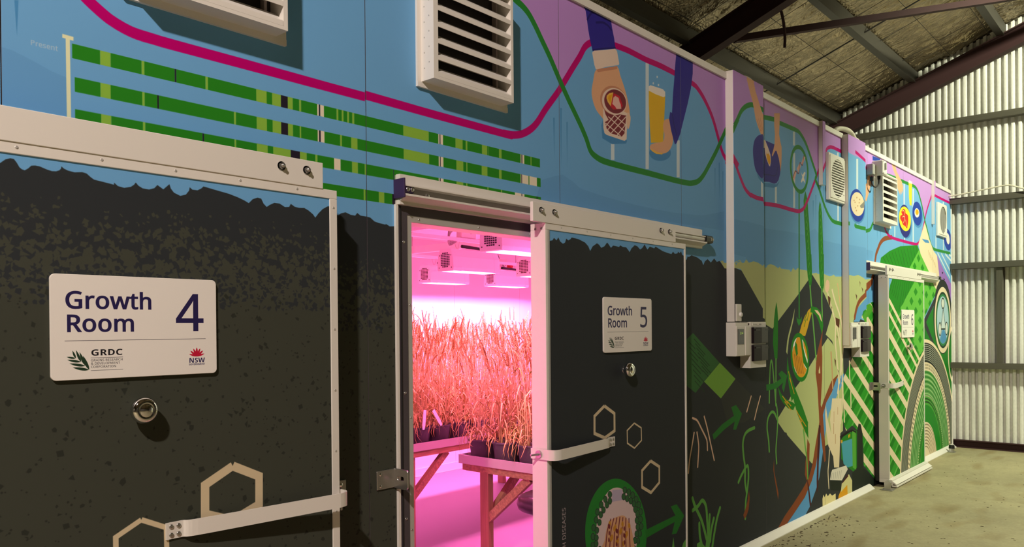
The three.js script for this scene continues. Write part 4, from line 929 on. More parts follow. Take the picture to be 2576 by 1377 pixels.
function signPrint(digit) {
  return canvasTex(1024, 626, (ctx, W, H) => {
    const s = W / 456; ctx.scale(s, s);                               // millimetres, origin at the top left
    ctx.fillStyle = '#f3efe9'; ctx.fillRect(0, 0, 456, 279);
    const t = (txt, x, y, size, weight, col, width, heavy) => { ctx.font = weight + ' ' + size + 'px sans-serif'; ctx.fillStyle = col; ctx.save(); ctx.translate(x, y); if (width) ctx.scale(width / ctx.measureText(txt).width, 1); ctx.fillText(txt, 0, 0); if (heavy) { ctx.strokeStyle = col; ctx.lineWidth = heavy; ctx.strokeText(txt, 0, 0); } ctx.restore(); };
    const navy = '#231a52';
    t('Growth', 33, 89, 62, '500', navy, 232, 2.6); t('Room', 34, 151, 62, '500', navy, 182, 2.6);
    t(digit, 331, 152, 150, '300', navy, 87, 2);
    ctx.fillStyle = '#2b2430'; ctx.fillRect(33, 175, 389, 1.2);
    ctx.fillStyle = '#1e3a26';
    const leaf = (x, y, a, l, wd) => { ctx.save(); ctx.translate(x, y); ctx.rotate(a); ctx.beginPath(); ctx.moveTo(0, 0); ctx.quadraticCurveTo(l * 0.35, -wd, l, 0); ctx.quadraticCurveTo(l * 0.35, wd * 0.7, 0, 0); ctx.fill(); ctx.restore(); };
    for (const [x, y, l, wd] of [[93, 254, 41, 9], [84, 243, 40, 8.5], [73, 232, 34, 7.5], [60, 222, 22, 6]]) { leaf(x, y, -1.95, l, wd); leaf(x - 1, y, -2.95, l, wd); }
    t('GRDC', 97, 217, 23, 'bold', '#16141a', 84);
    ctx.fillRect(97, 222, 84, 0.9); ctx.fillRect(97, 256, 84, 0.9);
    t('GRAINS RESEARCH', 97, 232, 8.6, '500', '#16141a', 84); t('& DEVELOPMENT', 97, 241, 8.6, '500', '#16141a', 76); t('CORPORATION', 97, 250, 8.6, '500', '#16141a', 66);
    ctx.fillStyle = '#c8103a';
    const petal = (x, y, a, l, wd) => { ctx.save(); ctx.translate(x, y); ctx.rotate(a); ctx.beginPath(); ctx.moveTo(0, 0); ctx.quadraticCurveTo(wd, -l * 0.55, 0, -l); ctx.quadraticCurveTo(-wd, -l * 0.55, 0, 0); ctx.fill(); ctx.restore(); };
    for (const [a, l, wd] of [[-1.25, 25, 5], [1.25, 25, 5], [-0.85, 26, 6], [0.85, 26, 6], [-0.42, 26, 6], [0.42, 26, 6], [0, 27, 6.5]]) petal(394, 228, a, l, wd);
    t('NSW', 369, 246, 20, 'bold', navy, 50); t('GOVERNMENT', 369, 253.5, 6.8, 'bold', navy, 50);
  });
}
// ------------------------------------------------------------------ concrete, foil, galvanised sheet
const concreteMap = noiseTex(1024, (u, v) => {
  const a = noise.noise(u * 6, v * 6, 1.3), b = noise.noise(u * 22, v * 22, 4.1), c = noise.noise(u * 90, v * 90, 7.7), e = noise.noise(u * 260, v * 260, 2.2);
  const st = Math.max(0, noise.noise(u * 9 + 3, v * 26, 9.4) - 0.22) * 90;
  const k = 190 + a * 12 + b * 8 + c * 8 + e * 9 - st * 0.45;
  const q = k * 0.83; return [q, q * 0.955 - 1 - st * 0.12, q * 0.76 - 4 - st * 0.25];
});
concreteMap.repeat.set(1 / 4, 1 / 4);
const concreteBump = noiseTex(512, (u, v) => { const k = 128 + 50 * noise.noise(u * 60, v * 60, 3.3) + 60 * noise.noise(u * 160, v * 160, 8.3); return [k, k, k]; }, false);
concreteBump.repeat.set(1 / 1.5, 1 / 1.5);
M.concrete = std(0xffffff, 0.62, 0, { map: concreteMap, bumpMap: concreteBump, bumpScale: 0.0015 });
const galvMap = noiseTex(512, (u, v) => { const k = 226 + 14 * noise.noise(u * 7, v * 3, 1.1) + 9 * noise.noise(u * 60, v * 60, 6.1) - 40 * Math.max(0, noise.noise(u * 16, v * 2.5, 5.2) - 0.35); return [k, k * 0.995, k * 0.97]; });
M.sheet = std(0xffffff, 0.5, 0.1, { map: galvMap });
M.galv = std(0x68655c, 0.5, 0.45, { map: galvMap });
const foilMap = noiseTex(512, (u, v) => { const k = 186 + 28 * noise.noise(u * 12, v * 8, 2.1) + 22 * noise.noise(u * 50, v * 30, 4.4); return [k, k * 0.96, k * 0.88]; });
foilMap.repeat.set(0.5, 0.5);
const foilBump = noiseTex(1024, (u, v) => {
  const w = 0.05 * noise.noise(u * 5, v * 5, 1), a = noise.noise((u + w) * 40, v * 10, 3.7), b = noise.noise(u * 60 + v * 25, v * 60, 9.1), c = noise.noise(u * 120, v * 90, 5.5);
  const k = 128 + 90 * (1 - 2 * Math.abs(a)) * 0.5 + 60 * (1 - 2 * Math.abs(b)) * 0.5 + 26 * c; return [k, k, k];
}, false);
foilBump.repeat.set(0.5, 0.5);
M.foil = std(0xe8dcc8, 0.36, 0.65, { map: foilMap, bumpMap: foilBump, bumpScale: 0.035 });
M.coolroom = std(0xe9e6e0, 0.5);
M.lining = std(0xd2cecb, 0.5);
function metreUV(g, ax, ay) { const p = g.attributes.position, u = new Float32Array(p.count * 2), G = ['getX', 'getY', 'getZ']; for (let i = 0; i < p.count; i++) { u[2 * i] = p[G[ax]](i); u[2 * i + 1] = p[G[ay]](i); } g.setAttribute('uv', new THREE.BufferAttribute(u, 2)); return g; }

// ------------------------------------------------------------------ shed shell
const X_BACK = -9, X_END = 11.27, Z_LEFT = -4.6, Z_RIDGE = 4.2, Z_RIGHT = 2 * 4.2 + 4.6;
const roofY = (z) => 5.008 + 0.365 * (z < Z_RIDGE ? z : 2 * Z_RIDGE - z);
{
  const f = obj('floor', metreUV(box(X_BACK - 0.2, X_END + 0.3, -0.15, 0, Z_LEFT - 0.2, Z_RIGHT + 0.2), 0, 2), M.concrete);
  f.userData = { kind: 'structure', label: 'pale stained concrete shed floor' };
}
{ // grit blown against the foot of the wall, flat stains of dirt
  const g = [];
  for (let i = 0; i < 260; i++) { const x = rr(4.2, 6.6), z = 0.1 + Math.pow(rnd(), 2.2) * 0.35; const s = rr(0.002, 0.007); const q = new THREE.DodecahedronGeometry(s, 0); q.scale(1.6, 0.5, 1); q.rotateY(rr(0, 3)); q.translate(x, s * 0.3, z); g.push(q); }
  for (let i = 0; i < 120; i++) { const x = rr(5.5, 10.5), z = rr(0.3, 1.6); const s = rr(0.002, 0.005); const q = new THREE.DodecahedronGeometry(s, 0); q.scale(rr(1, 3), 0.4, 1); q.rotateY(rr(0, 3)); q.translate(x, s * 0.3, z); g.push(q); }
  const d = obj('floor_grit', g, std(0x4a3d2a, 0.95)); d.userData = { kind: 'stuff', label: 'dark grit and husks scattered on the concrete by the wall', category: 'grit' };
}
{ // roof lining: crumpled foil blanket over the seen slope, plain beyond
  const c = structure('ceiling', 'crumpled foil insulation under the shed roof');
  const nx = 620, nz = 260, x0 = 3.4, x1 = 11.26, z0 = -3.2, z1 = 2.2, g = new THREE.PlaneGeometry(1, 1, nx, nz), p = g.attributes.position, uv = g.attributes.uv;
  for (let i = 0; i < p.count; i++) {
    const x = x0 + (p.getX(i) + 0.5) * (x1 - x0), z = z0 + (p.getY(i) + 0.5) * (z1 - z0);
    const sk = x + 0.10 * noise.noise(x * 1.2, z * 1.5, 3) + 0.04 * noise.noise(x * 4, z * 5, 8);
    const fold = Math.pow(Math.abs(Math.sin(sk * Math.PI / 0.17)), 0.7) * (0.55 + 0.6 * noise.noise(x * 2, z * 2.5, 12));
    const sag = Math.pow(Math.sin(((z + 1.37) / 0.985) * Math.PI), 2);
    const cr = 1 - Math.abs(noise.noise(x * 7, z * 4, 21)) * 2, cr2 = 1 - Math.abs(noise.noise(x * 17 + z * 6, z * 15, 31)) * 2;
    const y = roofY(z) - 0.012 - 0.03 * sag + 0.032 * fold + 0.018 * cr + 0.011 * cr2;
    p.setXYZ(i, x, y, z); uv.setXY(i, x, z);
  }
  g.computeVertexNormals();
  obj('foil_blanket', g, M.foil, c);
  const slab = (xa, xb, za, zb) => { const s = bar([(xa + xb) / 2, roofY(za) + 0.03, za], [(xa + xb) / 2, roofY(zb) + 0.03, zb], xb - xa, 0.04); return metreUV(s, 0, 2); };
  obj('roof_sheet', [slab(X_BACK - 0.2, X_END + 0.2, Z_LEFT - 0.3, Z_RIDGE), slab(X_BACK - 0.2, X_END + 0.2, Z_RIDGE, Z_RIGHT + 0.3)], M.foil, c);
  for (let k = 0; k < 9; k++) { const x = 4.2 + k * 0.9; obj('netting_wire', bar([x, roofY(-3) - 0.055, -3], [x, roofY(2.2) - 0.055, 2.2], 0.004, 0.004), M.dark, c); }
  for (let k = 0; k < 12; k++) { const z = -3 + k * 0.43; obj('netting_wire', bar([3.4, roofY(z) - 0.058, z], [11.2, roofY(z) - 0.058, z], 0.004, 0.004), M.dark, c); }
  for (let k = -3; k < 6; k++) { // purlins, C sections
    const z = -1.37 + 0.985 * k; if (z > Z_RIDGE || z < Z_LEFT) continue; const y = roofY(z);
    obj('purlin', [box(X_BACK, X_END, y - 0.17, y - 0.03, z - 0.004, z + 0.004), box(X_BACK, X_END, y - 0.178, y - 0.17, z - 0.074, z + 0.004), box(X_BACK, X_END, y - 0.034, y - 0.03, z - 0.075, z - 0.004), box(X_BACK, X_END, y - 0.178, y - 0.15, z - 0.078, z - 0.074)], M.purlin, c);
  }
  for (const x of [11.12, 7.0, 2.9, -1.2, -5.3]) { // portal rafters, I sections
    for (const s of [0, 1]) {
      const zz = s ? [Z_RIDGE, Z_RIGHT] : [Z_LEFT, Z_RIDGE], q = (o) => [[x, roofY(zz[0]) - o, zz[0]], [x, roofY(zz[1]) - o, zz[1]]];
      obj('rafter', [bar(...q(0.275), 0.012, 0.22), bar(...q(0.165), 0.12, 0.014), bar(...q(0.385), 0.12, 0.014)], M.redOxide, c);
    }
  }
  obj('roof_brace', bar([7.1, 4.305, -0.97], [10.95, 5.31, 1.80], 0.07, 0.06), M.redOxide, c);
  for (const x of [4.95, 9.05]) obj('sag_rod', cyl([x, roofY(-3.2) - 0.11, -3.2], [x, roofY(3.2) - 0.11, 3.2], 0.008, 0.008, 8), M.dark, c);
  obj('haunch_plate', extrude([[6.94, 3.72], [7.06, 3.72], [7.06, 4.2], [6.94, 4.2]], 0.25, -1.62), M.redOxide, c);
  obj('hook_strap', tube([[6.9, 4.62, -0.52], [7.08, 4.42, -0.50], [7.2, 4.24, -0.52], [7.24, 4.16, -0.54]], 0.014, 16, 6), M.redOxide, c);
}
{ // end wall: corrugated sheets on girts
  const wEnd = structure('wall_end', 'galvanised corrugated steel end wall of the shed');
  const per = 0.0735, sheetW = per * 10, prof = [[0, 0.03], [0.12, 0], [0.30, 0.03], [0.36, 0.10], [0.42, 0.90], [0.47, 0.97], [0.66, 1], [0.86, 0.97], [0.92, 0.90], [0.97, 0.12]], depth = 0.054;
  const nS = Math.ceil((Z_RIGHT - Z_LEFT) / sheetW);
  for (let s = 0; s < nS; s++) {
    const zA = Z_LEFT + s * sheetW, pos = [], uv = [], pts = [];
    for (let k = 0; k <= 10; k++) for (const [f, d] of prof) { if (k === 10 && f > 0) break; pts.push([zA + (k + f) * per, d * depth]); }
    for (let i = 0; i + 1 < pts.length; i++) {
      const [za, da] = pts[i], [zb, db] = pts[i + 1], xa = X_END - da + (s % 2) * 0.0012, xb = X_END - db + (s % 2) * 0.0012, ya = roofY(za) - 0.02, yb = roofY(zb) - 0.02;
      const q = [[xa, 0.02, za], [xb, 0.02, zb], [xb, yb, zb], [xa, ya, za]];
      for (const j of [0, 2, 1, 0, 3, 2]) { pos.push(...q[j]); uv.push(q[j][2], q[j][1] * 0.5); }
    }
    const g = new THREE.BufferGeometry(); g.setAttribute('position', new THREE.Float32BufferAttribute(pos, 3)); g.setAttribute('uv', new THREE.Float32BufferAttribute(uv, 2)); g.computeVertexNormals();
    obj('sheet', g, M.sheet, wEnd);
  }
  obj('outer_skin', (() => { const g = extrude([[Z_LEFT - 0.3, -0.1], [Z_RIGHT + 0.3, -0.1], [Z_RIGHT + 0.3, roofY(Z_LEFT)], [Z_RIDGE, roofY(Z_RIDGE)], [Z_LEFT - 0.3, roofY(Z_LEFT)]].map(([z, y]) => [-z, y]), 0.05, 0); g.rotateY(Math.PI / 2); g.translate(X_END + 0.02, 0, 0); return g; })(), M.galv, wEnd);
  for (const y of [4.105, 3.105, 2.285, 1.04]) obj('girt', [box(11.105, 11.22, y - 0.036, y - 0.031, Z_LEFT, Z_RIGHT), box(11.10, 11.105, y - 0.036, y + 0.036, Z_LEFT, Z_RIGHT), box(11.105, 11.22, y + 0.031, y + 0.036, Z_LEFT, Z_RIGHT)], M.galv, wEnd);
  obj('base_beam', [box(11.19, 11.25, 0.0, 0.012, Z_LEFT, Z_RIGHT), box(11.205, 11.215, 0.012, 0.088, Z_LEFT, Z_RIGHT), box(11.17, 11.22, 0.088, 0.1, Z_LEFT, Z_RIGHT)], M.redOxide, wEnd);
  obj('post', rbox(11.13, 11.24, 1.07, 2.25, 0.497, 0.565, 0.004), M.galv, wEnd);
  const mk = (name, geos, mat) => { const o = obj(name, geos, mat); o.userData.kind = 'structure'; return o; };
  mk('wall_right', box(X_BACK - 0.2, X_END + 0.2, -0.1, roofY(Z_RIGHT) + 0.1, Z_RIGHT, Z_RIGHT + 0.15), M.galv);
  mk('wall_back', (() => { const g = extrude([[Z_LEFT - 0.3, -0.1], [Z_RIGHT + 0.3, -0.1], [Z_RIGHT + 0.3, roofY(Z_LEFT)], [Z_RIDGE, roofY(Z_RIDGE)], [Z_LEFT - 0.3, roofY(Z_LEFT)]].map(([z, y]) => [-z, y]), 0.1, 0); g.rotateY(Math.PI / 2); g.translate(X_BACK - 0.1, 0, 0); return g; })(), M.galv);
  mk('wall_rear', box(X_BACK - 0.2, X_END + 0.2, -0.1, roofY(Z_LEFT) + 0.1, Z_LEFT - 0.15, Z_LEFT), M.galv);
}
{ // bent cable lying along the girt
  tag(obj('girt_cable', tube([[11.06, 3.165, -0.05], [11.06, 3.17, 0.1], [11.06, 3.2, 0.36], [11.06, 3.226, 0.6], [11.06, 3.222, 0.66], [11.06, 3.16, 0.82], [11.06, 3.15, 1.1]], 0.009, 40, 8), M.cableWhite), 'pale cable drooping along the girt of the corrugated end wall', 'cable');
}

// ------------------------------------------------------------------ printed coolroom wall
const JOINT = [-0.52, 0.681, 1.89, 3.089, 4.30, 5.51, 6.70, 7.86, 9.06, 10.26, 11.46], WALL_TOP = 3.24, OPEN = [2.107, 3.27, 1.985], THICK = 0.075;
const prints = [];
for (let i = 0; i < 10; i++) {
  const a = JOINT[i]; const w = i < 5 ? 800 : i < 7 ? 560 : 420, h = i < 5 ? 2048 : i < 7 ? 1600 : 1400;
  prints.push(wallPrint(a * 1000, JOINT[i + 1] * 1000, 0, WALL_TOP * 1000, w, h));
}
const printMat = (t) => phys(0xffffff, 0.5, 0, { map: t, specularIntensity: 0.12 });
const printMats = prints.map(printMat);
{
  const wl = structure('wall_left', 'coolroom wall of tall insulated panels printed with a farm mural');
  for (let i = 0; i < 10; i++) {
    const a = JOINT[i], e = Math.min(JOINT[i + 1], 11.16), g0 = 0.0009, l = a + g0, r = e - g0;
    let poly = [[l, 0], [r, 0], [r, WALL_TOP], [l, WALL_TOP]];
    if (l < OPEN[0] && r > OPEN[0]) poly = [[l, 0], [OPEN[0], 0], [OPEN[0], OPEN[2]], [r, OPEN[2]], [r, WALL_TOP], [l, WALL_TOP]];
    else if (l > OPEN[0] && l < OPEN[1]) poly = [[l, OPEN[2]], [OPEN[1], OPEN[2]], [OPEN[1], 0], [r, 0], [r, WALL_TOP], [l, WALL_TOP]];
    const g = extrude(poly, THICK, -THICK, 0.0007);
    planarUV(g, a, JOINT[i + 1], 0, WALL_TOP);
    const m = new THREE.Mesh(g, [printMats[i], M.frameDark]); m.name = 'wall_panel'; m.castShadow = m.receiveShadow = true; wl.add(m);
  }
  // capping and base cove
  const top = structure('trim_1', 'white capping angle along the top of the printed wall');
  for (const [a, b] of [[-0.6, 4.42], [4.423, 4.9], [5.385, 6.59], [6.66, 7.16], [7.63, 10.21], [10.27, 11.175]]) obj('capping', [box(a, b, 3.205, 3.240, 0, 0.012), box(a, b, 3.240, 3.246, -0.08, 0.012)], M.white, top);
  obj('corner_angle', [box(11.155, 11.175, 0, 3.246, -0.06, 0.012)], M.white, top);
  const bs = structure('baseboard_left', 'white cove angle at the foot of the printed wall');
  for (const [a, b] of [[-0.6, 2.0], [3.3, 7.86], [9.36, 11.17]]) obj('cove', (() => { const s = new THREE.Shape([[0, 0], [0.05, 0], [0.05, 0.006], [0.012, 0.04], [0, 0.045]].map((p) => new THREE.Vector2(...p))); const g = new THREE.ExtrudeGeometry(s, { depth: b - a, bevelEnabled: false }); g.rotateY(-Math.PI / 2); g.translate(b, 0, 0); return g; })(), M.white, bs);
}
{ // rest of the coolroom body: roof, end, growth room shell
  const body = structure('wall_coolroom', 'white insulated shell of the growth rooms');
  obj('coolroom_roof', box(-0.6, 11.17, 3.14, 3.238, -4.05, -0.076), M.coolroom, body);
  obj('coolroom_end', box(11.08, 11.155, 0, 3.14, -4.05, -0.076), M.coolroom, body);
  obj('coolroom_rear', box(-0.6, 11.17, 0, 3.14, -4.05, -3.86), M.coolroom, body);
  obj('coolroom_near_end', box(-0.6, -0.52, 0, 3.14, -4.05, -0.076), M.coolroom, body);
  const gr = structure('wall_growth', 'white inner lining of growth room five');
  for (let k = 0; k < 6; k++) obj('lining_panel', box(1.7 + k * 1.1 + 0.0015, 2.8 + k * 1.1 - 0.0015, 0.0, 2.52, -3.85, -3.8), M.lining, gr);
  obj('side_wall', box(1.62, 1.70, 0, 2.52, -3.85, -0.09), M.lining, gr); obj('side_wall', box(8.3, 8.38, 0, 2.52, -3.85, -0.09), M.lining, gr);
  obj('inner_ceiling', box(1.62, 8.38, 2.5, 2.56, -3.85, -0.09), M.lining, gr);
  obj('front_lining', [box(1.62, OPEN[0], 0, 2.5, -0.09, -0.077), box(OPEN[1], 8.38, 0, 2.5, -0.09, -0.077), box(OPEN[0], OPEN[1], OPEN[2], 2.5, -0.09, -0.077)], M.lining, gr);
  obj('floor_growth', box(1.7, 8.3, 0.0005, 0.004, -3.8, -0.09), std(0x8d8990, 0.5)).userData.kind = 'structure';
  obj('skirting', box(1.7, 8.3, 0, 0.09, -3.8, -3.785), M.lining, gr);
  obj('skirting_shadow_gap', box(1.7, 8.3, 0.0, 0.012, -3.785, -3.77), M.alu, gr);
}
{ // frame of the open doorway
  const fr = structure('trim_2', 'dark gasket strip and aluminium angle around the open doorway');
  obj('edge_strip', [box(2.024, 2.036, 0, 2.045, 0, 0.012), box(3.34, 3.352, 0, 2.045, 0, 0.012)], M.white, fr);
  obj('gasket_strip', [box(2.036, 2.085, 0, 2.045, 0, 0.008), box(2.085, 3.29, 2.008, 2.045, 0, 0.008), box(3.29, 3.34, 0, 2.045, 0, 0.008)], M.frameDark, fr);
  obj('gasket_bead', [box(2.046, 2.05, 0, 2.04, 0.008, 0.012)], M.rubber, fr);
  const angle = (x0, x1, y0, y1) => [box(x0, x1, y0, y1, 0, 0.006)];
  obj('jamb_angle', angle(2.085, 2.109, 0, 2.008), M.alu, fr); obj('jamb_angle', angle(3.268, 3.29, 0, 2.008), M.alu, fr); obj('head_angle', angle(2.109, 3.268, 1.983, 2.008), M.alu, fr);
  obj('reveal', [box(2.1055, 2.109, 0, 1.985, -0.09, 0), box(3.268, 3.2715, 0, 1.985, -0.09, 0), box(2.109, 3.268, 1.982, 1.9855, -0.09, 0)], M.white, fr);
  const rv = []; for (const y of [0.3, 0.75, 1.2, 1.65]) rv.push(latheZ([[0, 0.003], [0.004, 0.002], [0.005, 0]], 2.097, y, 0.006, 10)); for (const x of [2.15, 2.5, 2.85, 3.2]) rv.push(latheZ([[0, 0.003], [0.004, 0.002], [0.005, 0]], x, 1.996, 0.006, 10)); for (const y of [0.28, 0.8, 1.3, 1.9]) rv.push(latheZ([[0, 0.003], [0.005, 0.002], [0.006, 0]], 2.066, y, 0.008, 10));
  obj('rivets', rv, M.steel, fr);
}

// ------------------------------------------------------------------ sliding doors
const hexNut = (x, y, z) => { const g = new THREE.CylinderGeometry(0.011, 0.011, 0.009, 6); g.rotateX(Math.PI / 2); g.translate(x, y, z + 0.0045); return merge([g, latheZ([[0, 0.017], [0.006, 0.016], [0.0065, 0.009], [0.0065, 0]], x, y, z, 14), latheZ([[0.015, 0.0015], [0.015, 0], [0, 0]], x, y, z, 18)]); };
function slidingDoor(n, key, label, side, plateX, boltX, strapEnd) {
  const [a, b] = DOOR[key].map((v) => v / 1000), zF = 0.13, zB = 0.045, yB = key === 'C' ? 0.05 : 0.02, yT = 2.035, d = structure('door_' + n, label);
  const leaf = extrude([[a + 0.004, yB], [b - 0.004, yB], [b - 0.004, yT - 0.004], [a + 0.004, yT - 0.004]], zF - zB, zB, 0.001);
  planarUV(leaf, a, b, 0.05, 2.035);
  const lm = new THREE.Mesh(leaf, [printMat(doorPrint(key)), M.coolroom]); lm.name = 'leaf'; lm.castShadow = lm.receiveShadow = true; d.add(lm);
  const fw = 0.03, z1 = zF + 0.004;
  obj('frame_rail', rbox(a, b, yT - fw, yT, zB, z1, 0.002), M.white, d); obj('frame_rail', rbox(a, b, yB - 0.006, yB + fw, zB, z1, 0.002), M.white, d);
  const pinkSide = key === 'B' ? M.white : M.whiteRough;
  obj('frame_stile', rbox(a, a + (side < 0 ? 0.018 : fw), yB + fw, yT - fw, zB, z1, 0.002), pinkSide, d); obj('frame_stile', rbox(b - (side > 0 ? fw : 0.018), b, yB + fw, yT - fw, zB, z1, 0.002), M.white, d);
  const sc = []; for (let k = 0; k < 9; k++) { if (k < 6) sc.push(latheZ([[0, 0.001], [0.0015, 0.001], [0.0035, 0.0012], [0.0045, 0]], a + 0.12 + k * 0.205, yT - 0.013, z1, 12)); if (side > 0) sc.push(latheZ([[0, 0.001], [0.0015, 0.001], [0.0035, 0.0012], [0.0045, 0]], b - 0.015, yT - 0.06 - k * 0.21, z1, 12)); }
  obj('frame_screws', sc, M.alu, d);
  const pl = obj('hanger_plate', rbox(plateX[0], plateX[1], 2.034, 2.122, zF - 0.01, zF + 0.007, 0.002), M.white, d);
  for (const x of boltX) obj('bolt', hexNut(x, 2.088, zF + 0.007), M.steel, pl);
  obj('bottom_sweep', key === 'C' ? [extrude([[a, 0.012], [b, 0.012], [b, 0.075], [a, 0.075]], 0.03, zF + 0.004, 0.004), box(a, b, 0.01, 0.022, zF, zF + 0.075), bar([a, 0.045, zF + 0.05], [b, 0.045, zF + 0.05], 0.045, 0.012, new THREE.Vector3(0, 1, 0.7))] : [box(a, b, 0.005, 0.03, zB, zF + 0.01)], M.white, d);
  const kx = key === 'A' ? 0.975 : key === 'B' ? 3.458 : 8.67;
  const knob = obj('knob', latheZ([[0.0, 0.050], [0.010, 0.0495], [0.017, 0.046], [0.020, 0.0455], [0.026, 0.048], [0.033, 0.043], [0.0375, 0.034], [0.037, 0.026], [0.031, 0.017], [0.022, 0.011], [0.017, 0.006], [0.020, 0]], kx, 1.333, zF, 40), M.chrome, d);
  // strap latch: a bent bar fixed to the face that wraps around the closing edge
  const e = side > 0 ? b : a, s = side;
  const path = smoothPath([[strapEnd, zF + 0.003], [strapEnd + s * 0.05, zF + 0.003], [strapEnd + s * 0.1, zF + 0.02], [e - s * 0.08, zF + 0.052], [e - s * 0.03, zF + 0.054], [e - s * 0.003, zF + 0.044], [e + s * 0.008, zF + 0.022], [e + s * 0.008, zF - 0.01], [e + s * 0.008, zB + (side > 0 ? 0.03 : 0)]]);
  const st = obj('latch_strap', ribbon(path, 0.950, 0.998, 0.005), key === 'A' ? M.white : M.white, d);
  const hs = []; for (const dx of [0.015, 0.037]) for (const y of [0.962, 0.986]) hs.push(latheZ([[0, 0.002], [0.003, 0.003], [0.0065, 0.002], [0.007, 0]], strapEnd + s * dx, y, zF + 0.0055, 12));
  obj('strap_screw', hs, M.steel, st);
  if (side < 0) {
    const pin = merge([cyl([e - 0.006, 0.974, zF - 0.035], [e - 0.018, 0.974, zF - 0.035], 0.018, 0.018, 20), cyl([e - 0.016, 0.974, zF - 0.035], [e - 0.06, 0.974, zF - 0.045], 0.006, 0.005, 12)]);
    obj('latch_pin', pin, M.steel, st);
    obj('side_screws', [cyl([e + 0.001, 2.01, zF - 0.018], [e - 0.003, 2.01, zF - 0.018], 0.006, 0.005, 12), cyl([e + 0.001, 2.01, zF - 0.055], [e - 0.003, 2.01, zF - 0.055], 0.006, 0.005, 12)], M.steel, d);
    if (key === 'C') obj('edge_bumper', [rbox(a - 0.012, a + 0.03, yB, yT, 0.004, zB, 0.016, 3)], M.rubber, d);
    obj('edge_seal', box(a + 0.02, a + 0.03, yB, yT - 0.03, zF, zF + 0.0045), M.plasticGrey, d);
  }
  return d;
}
slidingDoor(1, 'A', 'closed charcoal sliding door of growth room four with printed hexagons', 1, [-0.2, 1.596], [1.435, 1.531], 1.045);
slidingDoor(2, 'B', 'sliding door of growth room five pushed open', -1, [2.714, 3.984], [2.772, 2.868, 3.822, 3.913], 3.355);
slidingDoor(3, 'C', 'far green patterned sliding door of growth room six', -1, [7.98, 9.2], [8.06, 8.15, 9.05, 9.13], 8.52);

// tracks the doors hang from
function doorTrack(a, b, label, endLeft) {
  const t = thing('door_track', label, 'door track', [0, 2.04, 0]);
  const loc = (g) => { g.translate(0, -2.04, 0); return g; };
  obj('back_plate', loc(box(a, b, 2.045, 2.16, 0, 0.006)), M.alu, t);
  obj('top_lip', [loc(box(a, b, 2.118, 2.162, 0.006, 0.03)), loc(box(a, b, 2.112, 2.118, 0.026, 0.062))], M.white, t);
  obj('bottom_lip', [loc(box(a, b, 2.044, 2.064, 0.006, 0.03)), loc(bar([a, 2.068, 0.045], [b, 2.068, 0.045], 0.04, 0.006, new THREE.Vector3(0, 1, -0.55))), loc(box(a, b, 2.074, 2.082, 0.055, 0.064))], M.white, t);
  obj('rail', loc(cyl([a + 1.0, 2.1, 0.04], [b + 0.06, 2.1, 0.04], 0.019, 0.019, 20)), M.alu, t);
  const stop = obj('end_stop', [loc(rbox(b - 0.02, b + 0.09, 2.078, 2.126, 0.02, 0.066, 0.015, 3))], M.black, t);
  obj('stop_bolt', [loc(latheZ([[0, 0.004], [0.007, 0.003], [0.009, 0]], b + 0.05, 2.102, 0.066, 12)), loc(latheZ([[0, 0.004], [0.007, 0.003], [0.009, 0]], b + 0.072, 2.102, 0.066, 12))], M.steel, stop);
  if (endLeft) {
    const s2 = obj('end_stop', [loc(rbox(a - 0.008, a - 0.0005, 2.066, 2.142, 0.0, 0.064, 0.002)), loc(rbox(a - 0.004, a + 0.055, 2.086, 2.116, 0.03, 0.058, 0.01, 3))], std(0x3a2550, 0.5), t);
    obj('stop_bolt', [loc(latheZ([[0, 0.004], [0.007, 0.003], [0.009, 0]], a + 0.018, 2.101, 0.058, 14)), loc(latheZ([[0, 0.004], [0.007, 0.003], [0.009, 0]], a + 0.040, 2.101, 0.058, 14))], M.steel, s2);
    obj('track_bolt', loc(latheZ([[0, 0.004], [0.006, 0.004], [0.011, 0.0]], a + 0.12, 2.086, 0.058, 16)), M.steel, t);
  }
  return t;
}
doorTrack(2.03, 4.505, 'aluminium sliding track above the open pink-lit doorway', true);
doorTrack(7.72, 10.30, 'aluminium sliding track above the far green door', true);

// keeper brackets for the straps
function keeper(x, label, span = 0.09) {
  const k = thing('latch_keeper', label, 'bracket', [x, 0.972, 0]);
  const s = new THREE.Shape([[-0.04, 0.005], [-0.03, -0.038], [0.05, -0.038], [0.075, -0.03], [0.08, -0.02], [0.08, 0.025], [0.072, 0.035], [-0.005, 0.038]].map((p) => new THREE.Vector2(...p)));
  obj('wall_plate', rbox(-span, 0.004, -0.037, 0.036, 0, 0.006, 0.004), M.steel, k);
  const f = new THREE.Shape(); f.moveTo(0, -0.04); f.lineTo(0.066, -0.04); f.quadraticCurveTo(0.082, -0.036, 0.082, -0.022); f.lineTo(0.082, 0.022); f.quadraticCurveTo(0.082, 0.034, 0.07, 0.034); f.lineTo(0, 0.036); f.closePath();
  const h = new THREE.Path(); h.absarc(0.052, 0.0, 0.009, -Math.PI / 2, Math.PI / 2, false); h.absarc(0.03, 0.0, 0.009, Math.PI / 2, Math.PI * 1.5, false); f.holes.push(h);
  const g = new THREE.ExtrudeGeometry(f, { depth: 0.006, bevelEnabled: true, bevelSize: 0.0012, bevelThickness: 0.0012, bevelSegments: 1, curveSegments: 10 });
  g.rotateY(-Math.PI / 2); g.translate(0.005, 0, 0);
  obj('slotted_flange', g, M.steel, k);
  obj('plate_screws', [latheZ([[0, 0.002], [0.004, 0.002], [0.006, 0]], -span + 0.018, 0.022, 0.006, 10), latheZ([[0, 0.002], [0.004, 0.002], [0.006, 0]], -span + 0.018, -0.024, 0.006, 10)], M.chrome, k);
  return k;
}
keeper(2.012, 'steel keeper with a slot beside the open doorway');
